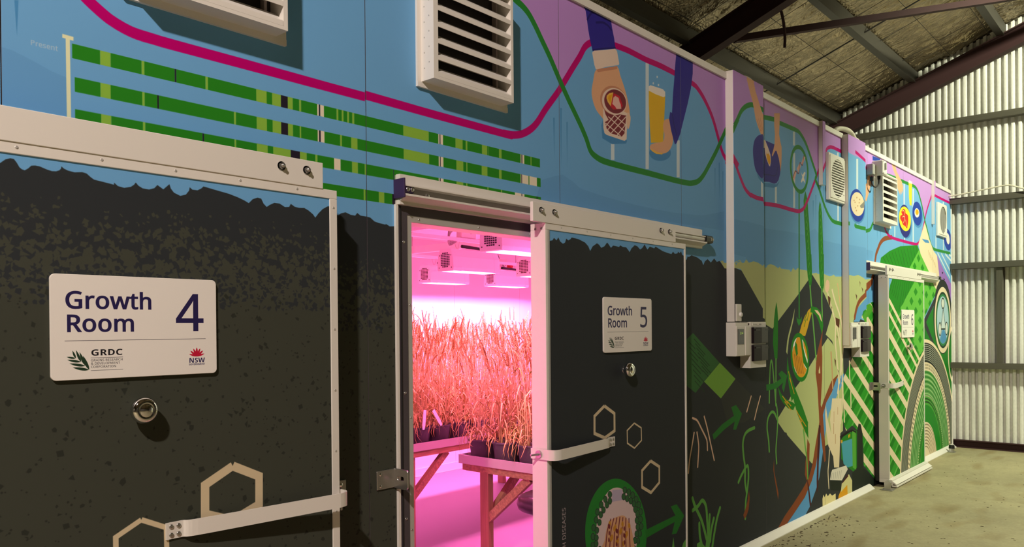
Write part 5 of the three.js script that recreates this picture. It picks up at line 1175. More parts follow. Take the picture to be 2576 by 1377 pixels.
keeper(7.935, 'steel keeper on the wall beside the far green door', 0.06);
{ const k = thing('latch_keeper', 'steel keeper at the edge of the near charcoal door', 'bracket', [1.70, 0.965, 0]); obj('wall_plate', rbox(-0.02, 0.078, -0.055, 0.035, 0, 0.006, 0.006), M.steel, k); obj('slotted_flange', rbox(-0.016, -0.008, -0.05, 0.03, 0, 0.1, 0.003), M.steel, k); obj('plate_screws', [latheZ([[0, 0.003], [0.005, 0.003], [0.008, 0]], 0.055, 0.018, 0.006, 14)], M.chrome, k); }

// ------------------------------------------------------------------ signs
function sign(digit, x, z, label) {
  const s = thing('room_sign', label, 'sign', [x, 1.427, z]);
  const w = 0.456, h = 0.279, r = 0.013, sh = new THREE.Shape();
  sh.moveTo(r, 0); sh.lineTo(w - r, 0); sh.absarc(w - r, r, r, -Math.PI / 2, 0); sh.lineTo(w, h - r); sh.absarc(w - r, h - r, r, 0, Math.PI / 2); sh.lineTo(r, h); sh.absarc(r, h - r, r, Math.PI / 2, Math.PI); sh.lineTo(0, r); sh.absarc(r, r, r, Math.PI, Math.PI * 1.5);
  const g = new THREE.ExtrudeGeometry(sh, { depth: 0.006, bevelEnabled: true, bevelSize: 0.0008, bevelThickness: 0.0008, bevelSegments: 1, curveSegments: 8 }); g.translate(0, 0, 0.001);
  planarUV(g, 0, w, 0, h);
  const m = new THREE.Mesh(g, [std(0xffffff, 0.5, 0, { map: signPrint(digit) }), M.white]); m.name = 'plate'; m.castShadow = m.receiveShadow = true; s.add(m);
}
sign('4', 0.747, 0.131, 'white sign reading Growth Room 4 on the near charcoal door');
sign('5', 3.258, 0.131, 'white sign reading Growth Room 5 on the open charcoal door');
sign('6', 8.455, 0.131, 'small white sign reading Growth Room 6 on the far green door');

// ------------------------------------------------------------------ louvred vents
function louvre(x, y, label, h = 0.47) {
  const v = thing('louvre_vent', label, 'vent', [x, y, 0], 'louvred vents on the printed wall'), w = 0.482, d = 0.084;
  obj('casing', [box(-0.003, 0.022, 0, h, 0, d), box(w - 0.016, w, 0, h, 0, d), box(0.022, w - 0.016, 0, 0.012, 0, d), box(0.022, w - 0.016, h - 0.012, h, 0, d)], M.white, v);
  obj('flange', [box(-0.024, -0.003, 0, h, 0, 0.010), box(w, w + 0.041, 0, h, 0, 0.010), box(-0.024, w + 0.041, -0.022, 0, 0, 0.012), box(-0.024, w + 0.041, h, h + 0.022, 0, 0.010)], M.white, v);
  obj('back', box(0, w, 0, h, 0.001, 0.004), M.dark, v);
  obj('inner_damper', [...Array(6)].map((_, k) => bar([0.03, 0.045 + k * 0.07, 0.018], [w - 0.05, 0.045 + k * 0.07, 0.018], 0.05, 0.002, new THREE.Vector3(0, 1, 0.9))), M.damper, v);
  obj('inner_post', box(w - 0.055, w - 0.045, 0.012, h - 0.012, 0.006, 0.03), M.damper, v);
  for (let k = 0; k < 7; k++) {
    const yy = 0.0125 + k * 0.0665, s = new THREE.Shape([[d, yy], [d, yy + 0.017], [d - 0.004, yy + 0.0205], [d - 0.046, yy + 0.052], [d - 0.048, yy + 0.050], [d - 0.005, yy + 0.017], [d - 0.003, yy]].map(([z, q]) => new THREE.Vector2(-z, q)));
    const g = new THREE.ExtrudeGeometry(s, { depth: w - 0.04, bevelEnabled: false }); g.rotateY(Math.PI / 2); g.translate(0.022, 0, 0);
    obj('blade', g, M.white, v);
  }
  const rv = []; for (let k = 0; k < 7; k++) for (const z of [0.03, 0.058]) rv.push(cyl([-0.003, 0.05 + k * 0.062 + (z > 0.04 ? 0.02 : 0), z], [-0.0045, 0.05 + k * 0.062 + (z > 0.04 ? 0.02 : 0), z], 0.0028, 0.0028, 8));
  obj('rivets', rv, M.alu, v);
  return v;
}
louvre(1.017, 2.557, 'white louvred vent cut by the top left of the picture above the chart bars');
louvre(2.169, 2.557, 'white louvred vent above the open doorway');
louvre(8.05, 2.555, 'far white louvred vent with a switch box at its top corner');

// ------------------------------------------------------------------ cable ducts with printed fronts
function duct(x, w, d, y0, y1, label) {
  const t = thing('cable_duct', label, 'cable duct', [x, y0, 0], 'white cable ducts with printed fronts');
  obj('channel', rbox(0, w, 0, y1 - y0, 0, d - 0.002, 0.003), M.white, t);
  let k = 0;
  for (let xa = x + 0.001; xa < x + w - 0.002;) {                    // printed cover, one piece per wall panel it crosses
    const i = JOINT.findIndex((q) => q > xa) - 1, e = Math.min(x + w - 0.001, JOINT[i + 1]);
    const g = box(xa, e, y0 + 0.001, y1 - 0.001, d - 0.002, d); planarUV(g, JOINT[i], JOINT[i + 1], 0, WALL_TOP); g.translate(-x, -y0, 0);
    obj('cover', g, printMats[i], t); xa = e + 1e-4; if (++k > 4) break;
  }
  return t;
}
duct(4.897, 0.476, 0.058, 1.585, 3.255, 'tall white duct with printed front above the first control box');
duct(6.594, 0.064, 0.036, 2.72, 3.25, 'short thin white duct left of the first square fan grille');
duct(7.15, 0.473, 0.058, 1.375, 3.235, 'tall white duct with printed front above the second control box');
duct(10.212, 0.045, 0.037, 2.735, 3.245, 'short thin white duct left of the farthest fan grille');
{ const c = [[5.02, 'pale flexible conduit looping over the wall top at the first duct'], [7.27, 'pale flexible conduit looping over the wall top at the second tall duct']];
  tag(obj('flexible_conduit', tube([[5.06, 3.19, -0.02], [5.09, 3.245, 0.0], [5.16, 3.272, 0.01], [5.24, 3.262, 0.025], [5.29, 3.22, 0.035]], 0.016, 30, 10), M.cableWhite), c[0][1], 'conduit');
  tag(obj('flexible_conduit', tube([[7.06, 3.22, -0.06], [7.10, 3.275, -0.03], [7.22, 3.30, 0.0], [7.36, 3.28, 0.02], [7.45, 3.2, 0.03]], 0.022, 30, 10), M.cableWhite), c[1][1], 'conduit');
  tag(obj('flexible_conduit', tube([[7.42, 3.2, -0.02], [7.45, 3.245, 0.0], [7.52, 3.255, 0.02], [7.57, 3.2, 0.03]], 0.012, 20, 8), M.cableWhite), 'thin second conduit loop beside the wall top conduit', 'conduit');
}

// ------------------------------------------------------------------ square fan grilles
function fanGrille(x, w, vertical, label) {
  const t = thing('fan_grille', label, 'fan grille', [x, 2.62, 0], 'square fan grilles high on the printed wall'), h = 0.4, r = 0.165, cx = w / 2 + 0.01, cy = h / 2;
  const hole = new THREE.Path(); hole.absarc(cx, cy, r, 0, Math.PI * 2, true);
  obj('face_plate', [extrude([[0, 0], [w, 0], [w, h], [0, h]], 0.028, 0, 0.006, [hole]), extrude([[0.02, 0.02], [w - 0.02, 0.02], [w - 0.02, h - 0.02], [0.02, h - 0.02]], 0.008, 0.026, 0.003, [(() => { const p = new THREE.Path(); p.absarc(cx, cy, r - 0.002, 0, Math.PI * 2, true); return p; })()])], M.plastic, t);
  obj('dark_throat', latheZ([[0, 0.004], [r, 0.004], [r, 0]], cx, cy, 0, 40), M.black, t);
  const n = vertical ? 7 : 15, s = [];
  for (let k = 0; k < n; k++) { const q = -r + (k + 0.5) * 2 * r / n, c = Math.sqrt(Math.max(0, r * r - q * q)); if (c < 0.02) continue; s.push(vertical ? box(cx + q - 0.006, cx + q + 0.006, cy - c, cy + c, 0.012, 0.026) : box(cx - c, cx + c, cy + q - 0.0045, cy + q + 0.0045, 0.02, 0.031)); }
  obj('grille_slats', s, vertical ? M.plasticGrey : M.plastic, t);
  obj('indicator', latheZ([[0, 0.006], [0.006, 0.004], [0.007, 0]], cx + r * 0.8, cy - r * 0.75, 0.034, 10), M.tag, t);
}
fanGrille(6.757, 0.40, false, 'square white fan grille with horizontal slats');
fanGrille(10.415, 0.42, true, 'farthest square white fan grille with upright slats');

// ------------------------------------------------------------------ control boxes
const screenTex = (txt) => canvasTex(128, 320, (c, w, h) => { c.fillStyle = '#17121a'; c.fillRect(0, 0, w, h); c.fillStyle = '#a6d63a'; c.font = 'bold 62px monospace'; if (txt) c.fillText(txt, 40, 110); c.fillStyle = '#3a3440'; for (let k = 0; k < 6; k++) c.fillRect(22 + (k % 3) * 34, 200 + Math.floor(k / 3) * 48, 18, 26); });
function controlBox(x, label, txt, withScreen) {
  const t = thing('control_box', label, 'control box', [x, 1.268, 0], 'control boxes under the tall ducts');
  obj('controller_case', [rbox(0, 0.228, 0.086, 0.312, 0, 0.07, 0.004), rbox(0.004, 0.226, 0.088, 0.288, 0.066, 0.076, 0.004)], M.plastic, t);
  obj('controller_door', rbox(0.13, 0.17, 0.09, 0.286, 0.074, 0.080, 0.003), M.plastic, t);
  const sm = canvasTex && screenTex(txt); const scr = obj('display', planarUV(box(0.018, 0.108, 0.166, 0.268, 0.075, 0.0785), 0.018, 0.108, 0.166, 0.268), std(0xffffff, 0.2, 0, withScreen ? { map: sm, emissive: 0xffffff, emissiveMap: sm, emissiveIntensity: 0.25 } : { map: sm }), t);
  obj('button', latheZ([[0, 0.004], [0.006, 0.003], [0.007, 0]], 0.196, 0.3, 0.07, 14), M.redOxide, t);
  obj('breaker_case', (() => { const s = new THREE.Shape([[0.214, 0.0], [0.214, 0.075], [0.46, 0.078], [0.50, 0.06], [0.506, 0]].map(([a, b]) => new THREE.Vector2(a, -b))); const g = new THREE.ExtrudeGeometry(s, { depth: 0.316, bevelEnabled: false }); g.rotateX(-Math.PI / 2); return g; })(), M.plastic, t);
  for (const y of [0.05, 0.172]) {
    const s = new THREE.Shape([[0.232, 0.074], [0.24, 0.088], [0.34, 0.098], [0.45, 0.094], [0.497, 0.07], [0.497, 0.05], [0.232, 0.05]].map(([a, b]) => new THREE.Vector2(a, -b)));
    const g = new THREE.ExtrudeGeometry(s, { depth: 0.104, bevelEnabled: true, bevelSize: 0.003, bevelThickness: 0.003, bevelSegments: 2 }); g.rotateX(-Math.PI / 2); g.translate(0, y, 0);
    const win = obj('smoked_flap', g, M.smoke, t);
    obj('flap_ridge', box(0.25, 0.46, y + 0.085, y + 0.092, 0.086, 0.099), M.smoke, win);
  }
  const lb = canvasTex(256, 48, (c, w, h) => { c.fillStyle = '#e8e5dc'; c.fillRect(0, 0, w, h); c.fillStyle = '#8a8580'; for (let k = 0; k < 9; k++) c.fillRect(12 + k * 12, 16, 9, 14); c.fillRect(170, 12, 26, 22); c.fillRect(202, 12, 26, 22); });
  obj('printed_label', planarUV(box(0.24, 0.40, 0.29, 0.308, 0.076, 0.0785), 0.24, 0.40, 0.29, 0.308), std(0xffffff, 0.5, 0, { map: lb }), t);
}
controlBox(4.882, 'white control box with a green 24 on its display and two smoked flaps', '24', true);
controlBox(7.165, 'far white control box with two smoked flaps beside the green door', '', false);
function wallSwitch(x, y, label) {
  const t = thing('wall_switch', label, 'switch', [x, y, 0.058]);
  obj('plate', rbox(0, 0.075, 0, 0.115, 0, 0.012, 0.004), M.plastic, t);
  obj('rotary_knob', latheZ([[0, 0.014], [0.012, 0.013], [0.015, 0.010], [0.016, 0]], 0.052, 0.045, 0.012, 20), M.tag, t);
}
wallSwitch(4.90, 1.587, 'small white switch plate at the foot of the first tall duct');
{ const t = thing('wall_switch', 'small white switch plate at the foot of the second tall duct', 'switch', [7.16, 1.385, 0.058]); obj('plate', rbox(0, 0.09, 0, 0.16, 0, 0.012, 0.004), M.plastic, t); obj('rocker', rbox(0.03, 0.06, 0.03, 0.08, 0.01, 0.018, 0.003), M.plasticGrey, t); }
{ // isolator by the far louvre
  const t = thing('isolator_switch', 'white weatherproof switch box beside the far louvred vent', 'switch', [7.86, 2.98, 0]);
  obj('case', rbox(0.05, 0.17, 0, 0.14, 0.02, 0.13, 0.018, 3), M.plastic, t);
  obj('mount', rbox(-0.03, 0.06, 0.0, 0.1, 0, 0.06, 0.006), M.plasticGrey, t);
  obj('lever', rbox(0.085, 0.115, 0.05, 0.11, 0.128, 0.145, 0.005), M.plasticGrey, t);
  obj('screws', [[0.065, 0.015], [0.155, 0.015], [0.065, 0.125], [0.155, 0.125]].map(([a, b]) => latheZ([[0, 0.003], [0.006, 0]], a, b, 0.13, 8)), M.plasticGrey, t);
  obj('gland', [cyl([0.12, 0, 0.07], [0.12, -0.035, 0.07], 0.016, 0.013, 12), cyl([0.0, -0.02, 0.04], [0.0, -0.06, 0.04], 0.018, 0.015, 12)], M.black, t);
  obj('cable', tube([[0.12, -0.03, 0.07], [0.12, -0.08, 0.065], [0.07, -0.11, 0.05], [0.01, -0.09, 0.04], [0, -0.05, 0.04]], 0.007, 24, 8), M.cableDark, t);
}
{ // floor guides
  const g = thing('floor_guide', 'small grey bracket on the floor at the foot of the far green door', 'bracket', [7.90, 0, 0.16]);
  obj('base', rbox(-0.06, 0.06, 0, 0.008, -0.05, 0.05, 0.003), M.steel, g); obj('upright', [rbox(-0.03, -0.022, 0, 0.075, -0.03, 0.03, 0.003), cyl([-0.034, 0.06, 0], [0.0, 0.06, 0], 0.03, 0.03, 20)], M.steel, g);
  const c = thing('floor_stub', 'black capped floor stub near the far wall corner', 'stub', [10.72, 0, 0.09]);
  obj('sleeve', cyl([0, 0, 0], [0, 0.05, 0], 0.03, 0.03, 20), M.steel, c); obj('cap', cyl([0, 0.045, 0], [0, 0.085, 0], 0.034, 0.03, 20), M.black, c); obj('foot', rbox(-0.05, 0.05, 0, 0.006, -0.04, 0.04, 0.002), M.steel, c);
}
// ------------------------------------------------------------------ high bay lamps of the shed
LAMPS.forEach(({ at: p, color, aim }, i) => {
  const t = thing('high_bay_lamp', i ? 'round high bay lamp under the roof near the end wall' : 'round high bay lamp under the roof behind the photographer', 'lamp', p, 'high bay lamps');
  obj('housing', (() => { const g = new THREE.LatheGeometry([[0, 0.2], [0.08, 0.2], [0.1, 0.14], [0.11, 0.05], [0.2, 0.01], [0.2, 0.0], [0.0, 0.0]].map((q) => new THREE.Vector2(...q)), 32); return g; })(), M.plasticGrey, t);
  const glow = std(0xffffff, 0.5, 0, { emissive: color, emissiveIntensity: 6 });
  const d = obj('lamp_glass', (() => { const g = new THREE.CylinderGeometry(0.15, 0.15, 0.008, 32); g.translate(0, -0.005, 0); return g; })(), glow, t); d.castShadow = false;
  t.quaternion.setFromUnitVectors(new THREE.Vector3(0, -1, 0), new THREE.Vector3(...aim).sub(new THREE.Vector3(...p)).normalize());
  const arm = cyl([0, 0, 0], [0, roofY(p[2]) - p[1] - 0.02, 0], 0.008, 0.008, 8); arm.applyQuaternion(t.quaternion.clone().invert()); arm.translate(0, 0.16, 0); obj('hanger', arm, M.dark, t);
});

// ------------------------------------------------------------------ growth room: rails, lights, benches, wheat
M.lightBody = std(0xf4f0f2, 0.45);
M.grille = std(0x3a2c34, 0.6);
const growGlow = std(0xffffff, 0.5, 0, { emissive: GROW_COLOR, emissiveIntensity: 8 });
function growLight(x, z, label) {
  const t = thing('grow_light', label, 'grow light', [x, 1.985, z], 'grow lights hanging in the growth room');
  const L = 0.5, prof = [[-0.078, 0], [0.078, 0], [0.082, 0.02], [0.076, 0.10], [0.055, 0.155], [-0.055, 0.155], [-0.076, 0.10], [-0.082, 0.02]];
  const ex = (sc, x0, x1) => { const s = new THREE.Shape(prof.map(([a, b]) => new THREE.Vector2(-a * sc, b * sc + (1 - sc) * 0.07))); const g = new THREE.ExtrudeGeometry(s, { depth: x1 - x0, bevelEnabled: true, bevelSize: 0.004, bevelThickness: 0.004, bevelSegments: 2 }); g.rotateY(Math.PI / 2); g.translate(x0, 0, 0); return g; };
  obj('body', ex(0.97, 0.09, L - 0.06), M.lightBody, t);
  obj('end_cap', ex(1, 0.0, 0.085), M.lightBody, t); obj('end_cap', ex(1, L - 0.055, L), M.lightBody, t);
  const h = []; for (let i = 0; i < 6; i++) for (let j = 0; j < 9; j++) { const zz = -0.04 + i * 0.016, yy = 0.022 + j * 0.0125; if (Math.abs(zz) > 0.03 && (j < 1 || j > 7)) continue; h.push(box(-0.006, -0.0035, yy, yy + 0.0085, zz - 0.0055, zz + 0.0055)); }
  obj('vent_holes', h, M.grille, t);
  obj('screws', [[0.02, -0.065], [0.02, 0.065], [0.11, -0.06], [0.11, 0.06]].map(([a, b]) => cyl([-0.0035, a, b], [-0.006, a, b], 0.004, 0.004, 8)), M.grille, t);
  obj('lamp_panel', box(0.03, L - 0.03, -0.006, 0.0, -0.066, 0.066), growGlow, t).castShadow = false;
  obj('badge', box(0.2, 0.26, 0.03, 0.034, 0.076, 0.0815), M.grille, t);
  const hooks = obj('hangers', [0.12, 0.4].flatMap((q) => [bar([q, 0.15, 0], [q, 0.225, -0.03], 0.002, 0.002), bar([q, 0.15, 0], [q, 0.225, 0.03], 0.002, 0.002), new THREE.TorusGeometry(0.008, 0.0018, 6, 14).translate(q, 0.158, 0)]), M.steel, t);
  obj('driver_lead', [cyl([0.14, 0.185, 0.03], [0.34, 0.175, 0.05], 0.013, 0.011, 10), tube([[0.34, 0.175, 0.05], [0.42, 0.2, 0.04], [0.5, 0.16, 0.05], [0.53, 0.11, 0.05], [0.505, 0.09, 0.04]], 0.004, 20, 6)], M.cableDark, t);
  const a = new THREE.SpotLight(GROW_COLOR, GROW_POWER, 0, 1.53, 0.05, 2); a.castShadow = true; a.shadow.radius = 5;
  a.position.set(x + L / 2, 1.985 - 0.02, z); a.target.position.set(x + L / 2, 0, z); scene.add(a, a.target);
}
const lightNames = {
  '0,0': 'grow light cut by the door head, nearest the doorway', '1,0': 'large grow light in the middle of the doorway view', '1,1': 'grow light half hidden by the edge of the open door', '2,0': 'rear grow light at the left of the doorway view', '2,1': 'rear grow light at the right of the doorway view',
};
const rowsZ = [-0.55, -1.8, -3.0], firstX = [3.18, 4.04, 4.93];
for (let r = 0; r < 3; r++) for (let c = r === 2 ? -1 : 0; c < (r ? 3 : 1); c++) growLight(firstX[r] + c * 0.89, rowsZ[r], lightNames[r + ',' + c] || 'grow light out of sight in row ' + ['one', 'two', 'three'][r] + ' column ' + ['one', 'two', 'three', 'four'][c + 1]);
{
  for (let r = 0; r < 3; r++) tag(obj('ceiling_rail', [box(1.8, 8.2, 2.21, 2.222, rowsZ[r] - 0.02, rowsZ[r] + 0.02), box(1.8, 8.2, 2.222, 2.235, rowsZ[r] - 0.02, rowsZ[r] - 0.017), box(1.8, 8.2, 2.222, 2.235, rowsZ[r] + 0.017, rowsZ[r] + 0.02)], M.lightBody), ['white hanging rail nearest the doorway', 'white hanging rail over the middle row of grow lights', 'white hanging rail over the rear row of grow lights'][r], 'rail', 'hanging rails in the growth room');
  [[3.65, 'white cross rail at the left above the rails'], [4.75, 'white cross rail behind the middle grow light']].forEach(([x, l]) => tag(obj('cross_rail', [box(x, x + 0.04, 2.236, 2.25, -3.7, -0.2), box(x, x + 0.003, 2.25, 2.30, -3.7, -0.2)], M.lightBody), l, 'rail', 'cross rails in the growth room'));
  for (const x of [2.6, 3.67, 4.77, 6.2]) for (const z of rowsZ) obj('drop_rod', box(x + 0.01, x + 0.016, 2.236, 2.5, z - 0.003, z + 0.003), M.steel, scene.getObjectByName('wall_growth'));
  const j = (x, y, z, label, red) => { const t = thing('power_outlet', label, 'power outlet', [x, y, z], 'power outlets on the growth room rails'); obj('case', rbox(0, 0.16, 0, 0.12, -0.03, 0.03, 0.008, 3), M.plastic, t); obj('dial', latheZ([[0, 0.012], [0.022, 0.01], [0.026, 0.004], [0.027, 0]], 0.1, 0.06, 0.03, 20), M.plasticGrey, t); obj('pointer', box(0.097, 0.103, 0.042, 0.078, 0.04, 0.044), M.tag, t); if (red) obj('plug', [latheZ([[0, 0.05], [0.03, 0.048], [0.036, 0.0], [0, 0]], 0.2, 0.05, 0.0, 18), rbox(0.16, 0.22, 0.01, 0.09, -0.03, 0.01, 0.01)], M.redPlastic, t); obj('coiled_lead', [0, 1, 2].map((k) => tube([[0.0, 0.06, 0], [-0.06, 0.10 - k * 0.02, 0.01 * k], [-0.12, 0.05 - k * 0.02, 0.02], [-0.10, -0.03 - k * 0.015, 0.0], [-0.03, -0.03, 0]], 0.008, 20, 6)), M.plasticGrey, t); };
  j(4.2, 2.24, -1.82, 'power outlet behind the upper grow light', false); j(6.0, 2.16, -3.1, 'power outlet with a red plug above the rear grow lights', true); j(3.72, 2.1, -2.5, 'power outlet with coiled leads left of the middle grow light', false);
  tag(obj('air_box', rbox(2.75, 3.5, 2.3, 2.498, -2.2, -1.2, 0.01), M.plastic), 'white box on the growth room ceiling at the upper left of the doorway', 'air unit');
}

const timber = noiseTex(256, (u, v) => { const k = 150 + 30 * noise.noise(u * 40, v * 3, 1.7) + 14 * noise.noise(u * 90, v * 9, 4.7); return [k * 1.05, k * 0.80, k * 0.58]; });
M.timber = std(0xffffff, 0.7, 0, { map: timber });
M.tray = std(0xb8b4ae, 0.5, 0.2);
function bench(label, x0, x1, z0, z1, y, legs) {
  const t = thing('bench', label, 'bench', [x0, 0, z0], 'timber benches in the growth room'), w = x1 - x0, d = z1 - z0;
  obj('tray', [box(0.006, w - 0.006, y - 0.056, y - 0.05, 0.006, d - 0.006), box(0, 0.006, y - 0.056, y, 0, d), box(w - 0.006, w, y - 0.056, y, 0, d), box(0.006, w - 0.006, y - 0.056, y, 0, 0.006), box(0.006, w - 0.006, y - 0.056, y, d - 0.006, d)], M.tray, t);
  obj('apron', [box(0.02, w - 0.02, y - 0.10, y - 0.057, 0.015, 0.05), box(0.02, w - 0.02, y - 0.10, y - 0.057, d - 0.05, d - 0.015), box(0.015, 0.05, y - 0.10, y - 0.057, 0.05, d - 0.05), box(w - 0.05, w - 0.015, y - 0.10, y - 0.057, 0.05, d - 0.05)], M.timber, t);
  for (const [lx, lz, dirs] of legs) {
    obj('leg', box(lx, lx + 0.045, 0, y - 0.057, lz, lz + 0.07), M.timber, t);
    for (const [bx2, bz2] of dirs) obj('brace', bar([lx + 0.022 + bx2 * 0.02, 0.36, lz + 0.035 + bz2 * 0.02], [lx + 0.022 + bx2 * 0.36, y - 0.10, lz + 0.035 + bz2 * 0.36], 0.035, 0.05), M.timber, t);
  }
}
bench('timber bench across the back of the growth room', 3.25, 7.4, -3.0, -1.757, 0.75, [[0.42, 1.14, [[1, 0], [0, -1]]], [0.42, 0.05, [[1, 0]]], [2.6, 1.14, [[1, 0]]], [2.6, 0.05, []]]);
bench('timber bench nearest the doorway with three big pots in front', 3.56, 4.85, -1.2, -0.2, 0.75, [[0.03, 0.16, [[0, 1], [1, 0]]], [1.2, 0.16, []], [0.03, 0.86, []], [1.2, 0.86, []]]);

// one wheat plant = pot + soil + straw + leaves + ears
const straw = (a, b, c, d) => std(new THREE.Color(a, b, c), d, 0, { side: THREE.DoubleSide });
M.strawA = straw(0.42, 0.37, 0.11, 0.7); M.strawB = straw(0.56, 0.52, 0.20, 0.7); M.leafDry = straw(0.48, 0.38, 0.10, 0.75); M.leafGreen = straw(0.26, 0.33, 0.03, 0.7); M.ear = straw(0.32, 0.24, 0.05, 0.75);
function blade(pts, w) {
  const c = new THREE.CatmullRomCurve3(pts.map((p) => new THREE.Vector3(...p))), n = 6, pos = [];
  const P = c.getPoints(n), side = new THREE.Vector3(pts[pts.length - 1][2] - pts[0][2], 0, -(pts[pts.length - 1][0] - pts[0][0])).normalize(); if (!side.length()) side.set(1, 0, 0);
  for (let i = 0; i < n; i++) { const wa = w * Math.sin(Math.PI * Math.min(0.95, 0.25 + 0.75 * i / n)), wb = w * Math.sin(Math.PI * Math.min(0.98, 0.25 + 0.75 * (i + 1) / n)); const a = P[i], b = P[i + 1]; const q = [[a.x - side.x * wa, a.y, a.z - side.z * wa], [a.x + side.x * wa, a.y, a.z + side.z * wa], [b.x + side.x * wb, b.y, b.z + side.z * wb], [b.x - side.x * wb, b.y, b.z - side.z * wb]]; for (const k of [0, 1, 2, 0, 2, 3]) pos.push(...q[k]); }
  const g = new THREE.BufferGeometry(); g.setAttribute('position', new THREE.Float32BufferAttribute(pos, 3)); g.computeVertexNormals(); return g;
}
function wheatParts(variant, potR, potH) {
  seed = 4000 + variant * 77;
  const stems = [], leaves = [], green = [], ears = [], n = 24;
  for (let i = 0; i < n; i++) {
    const a = rr(0, 6.28), r0 = potR * 0.75 * Math.sqrt(rnd()), lean = rr(0.02, 0.13), H = rr(0.45, 0.72), x = Math.cos(a) * r0, z = Math.sin(a) * r0, b = a + rr(-0.6, 0.6);
    const tip = [x + Math.cos(b) * lean, potH + H, z + Math.sin(b) * lean], mid = [x + Math.cos(b) * lean * 0.35, potH + H * 0.55, z + Math.sin(b) * lean * 0.35];
    stems.push(tube([[x, potH - 0.02, z], mid, tip], 0.0019, 6, 3));
    // ear: stacked spikelets along a curve
    const bend = rnd() < 0.2 ? rr(0.6, 1.2) : rr(0, 0.25), EL = rr(0.075, 0.11); let p = new THREE.Vector3(...tip), dir = new THREE.Vector3(Math.cos(b) * lean, H * 0.5, Math.sin(b) * lean).normalize();
    for (let k = 0; k < 9; k++) {
      const q = new THREE.OctahedronGeometry(1, 0), w = 0.0064 * (k < 7 ? 1 : 0.7); q.scale(w * 1.25, EL / 9 * 0.95, w * 0.8); q.rotateZ((k % 2 ? 0.35 : -0.35)); q.rotateY(b); q.applyQuaternion(new THREE.Quaternion().setFromUnitVectors(new THREE.Vector3(0, 1, 0), dir)); q.translate(p.x, p.y, p.z); ears.push(q);
      p = p.clone().addScaledVector(dir, EL / 9); dir = dir.clone().add(new THREE.Vector3(Math.cos(b), -0.35, Math.sin(b)).multiplyScalar(bend * 0.1)).normalize();
    }
    for (let k = 0; k < 2; k++) { // leaves along the stalk
      const f = Math.pow(rnd(), 1.6) * 0.62 + 0.04, c = rr(0, 6.28), l = rr(0.08, 0.2), sx = x + Math.cos(b) * lean * f * f, sz = z + Math.sin(b) * lean * f * f, sy = potH + H * f, dr = rr(-0.05, 0.16);
      (rnd() < 0.22 ? green : leaves).push(blade([[sx, sy, sz], [sx + Math.cos(c) * l * 0.5, sy + 0.05 - dr * 0.2, sz + Math.sin(c) * l * 0.5], [sx + Math.cos(c) * l, sy - dr, sz + Math.sin(c) * l]], rr(0.003, 0.006)));
    }
  }
  for (let i = 0; i < 26; i++) { // dead leaves hanging over the rim
    const c = rr(0, 6.28), l = potR + rr(0.02, 0.07), r0 = potR * 0.6, yd = potH - rr(-0.04, 0.15);
    leaves.push(blade([[Math.cos(c) * r0, potH - 0.01, Math.sin(c) * r0], [Math.cos(c) * l * 0.95, potH + rr(0.01, 0.06), Math.sin(c) * l * 0.95], [Math.cos(c + 0.15) * l * 1.06, (potH + yd) / 2, Math.sin(c + 0.15) * l * 1.06], [Math.cos(c + rr(-0.2, 0.3)) * l * 1.08, yd, Math.sin(c + 0.1) * l * 1.08]], rr(0.002, 0.004)));
  }
  return { stems: merge(stems), leaves: merge(leaves), green: green.length ? merge(green) : null, ears: merge(ears) };
}
const potGeo = (r, h) => new THREE.LatheGeometry([[0, 0.002], [r * 0.74, 0], [r * 0.92, h * 0.9], [r * 0.99, h * 0.91], [r, h], [r * 0.95, h], [r * 0.9, h * 0.88], [r * 0.86, h * 0.84]].map((q) => new THREE.Vector2(...q)), 28);
const soilGeo = (r, h) => { const g = new THREE.CylinderGeometry(r * 0.88, r * 0.86, 0.01, 20); g.translate(0, h * 0.85, 0); return g; };
const protos = [0, 1, 2, 3, 4].map((v) => wheatParts(v, 0.092, 0.15));
const potG = potGeo(0.094, 0.15), soilG = soilGeo(0.094, 0.15);
function wheat(v, x, y, z, turn, s, label, group) {
  const t = thing('potted_wheat', label, 'potted wheat', [x, y, z], group); t.rotation.y = turn;
  const p = protos[v];
  obj('pot', potG, M.pot, t); obj('soil', soilG, M.soil, t);
  const a = obj('stalks', p.stems, v % 2 ? M.strawA : M.strawB, t), b = obj('leaves', p.leaves, M.leafDry, t), c = obj('ears', p.ears, M.ear, t); const g = p.green && obj('green_leaves', p.green, M.leafGreen, t);
  for (const q of [a, b, c, g]) if (q) { q.scale.set(1, s, 1); q.position.y = (1 - s) * 0.15; }
}
seed = 99;
['first', 'second', 'third', 'fourth'].forEach((n, i) => wheat(i % 5, 3.665, 0.70, -1.085 + i * 0.205, rr(0, 6), rr(0.86, 0.98), 'potted wheat, ' + n + ' pot from the left along the front of the near bench', 'wheat pots on the near bench'));
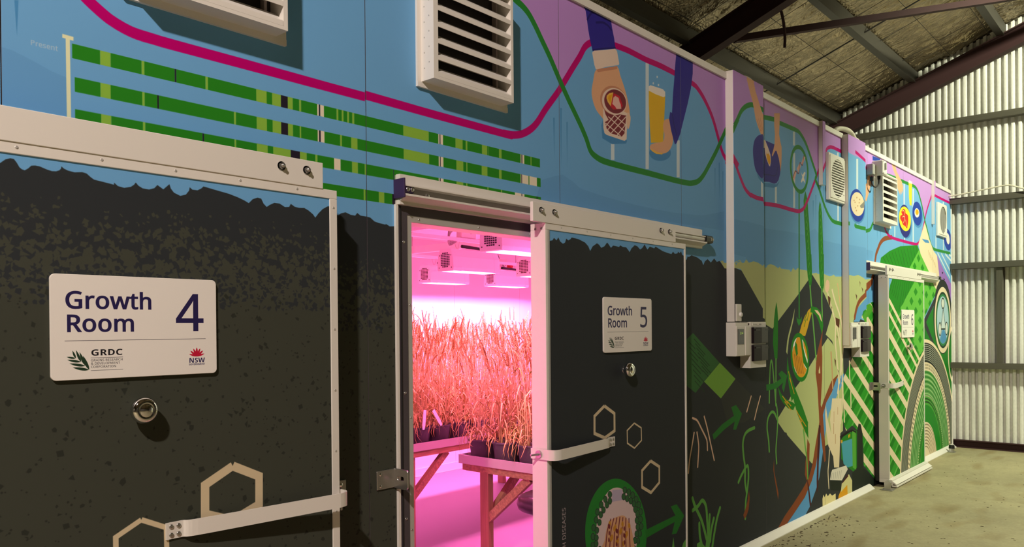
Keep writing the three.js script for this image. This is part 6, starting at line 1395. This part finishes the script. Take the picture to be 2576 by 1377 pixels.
for (let r = 0; r < 4; r++) for (let c = 0; c < 4; c++) wheat((r * 2 + c) % 5, 3.855 + r * 0.19, 0.70, -1.1 + c * 0.195, rr(0, 6), rr(0.86, 1.05), 'potted wheat standing behind the front pots of the near bench', 'wheat pots in the middle of the near bench');
for (let r = 0; r < 6; r++) for (let c = 0; c < 9; c++) wheat((r + c * 3) % 5, 3.42 + c * 0.2 + (r % 2) * 0.06, 0.70, -1.87 - r * 0.19, rr(0, 6), rr(0.85, 1.1), r === 0 ? 'potted wheat, ' + ['first', 'second', 'third', 'fourth', 'fifth', 'sixth', 'seventh', 'eighth', 'ninth'][c] + ' from the left in the front row of the back bench' : 'potted wheat deeper on the back bench', r === 0 ? 'front row of wheat on the back bench' : 'inner rows of wheat on the back bench');
// plant tags
[[3.745, 0.955, -1.75, 0.12, 'white plant tag standing upright at the left of the back bench'], [3.90, 0.965, -1.75, -0.6, 'white plant tag leaning to the right among dry leaves']].forEach(([x, y, z, a, l]) => {
  const g = extrude([[-0.014, 0], [-0.008, -0.03], [0.008, -0.03], [0.014, 0], [0.013, 0.11], [-0.013, 0.11]], 0.0015, 0); g.rotateZ(-a); const m = obj('plant_tag', g, M.tag); m.rotation.z = 0; m.position.set(x, y - 0.08, z + 0.02); tag(m, l, 'plant tag', 'plant tags');
});
{ // stool
  const t = thing('stool', 'round black padded stool beside the near bench', 'stool', [3.50, 0.03, -0.40]);
  obj('seat', (() => { const g = new THREE.LatheGeometry([[0, 0], [0.15, 0.0], [0.185, 0.02], [0.195, 0.05], [0.185, 0.085], [0.14, 0.105], [0, 0.112]].map((q) => new THREE.Vector2(...q)), 40); g.translate(0, 0.48, 0); return g; })(), M.stool, t);
  obj('column', cyl([0, 0.12, 0], [0, 0.49, 0], 0.025, 0.025, 16), M.steel, t);
  for (let k = 0; k < 5; k++) { const a = k * 1.2566; obj('foot', [bar([0, 0.12, 0], [Math.cos(a) * 0.22, 0.055, Math.sin(a) * 0.22], 0.04, 0.03), cyl([Math.cos(a) * 0.22, 0, Math.sin(a) * 0.22], [Math.cos(a) * 0.22, 0.05, Math.sin(a) * 0.22], 0.022, 0.022, 12)], M.black, t); }
}
renderer.render(scene, camera);
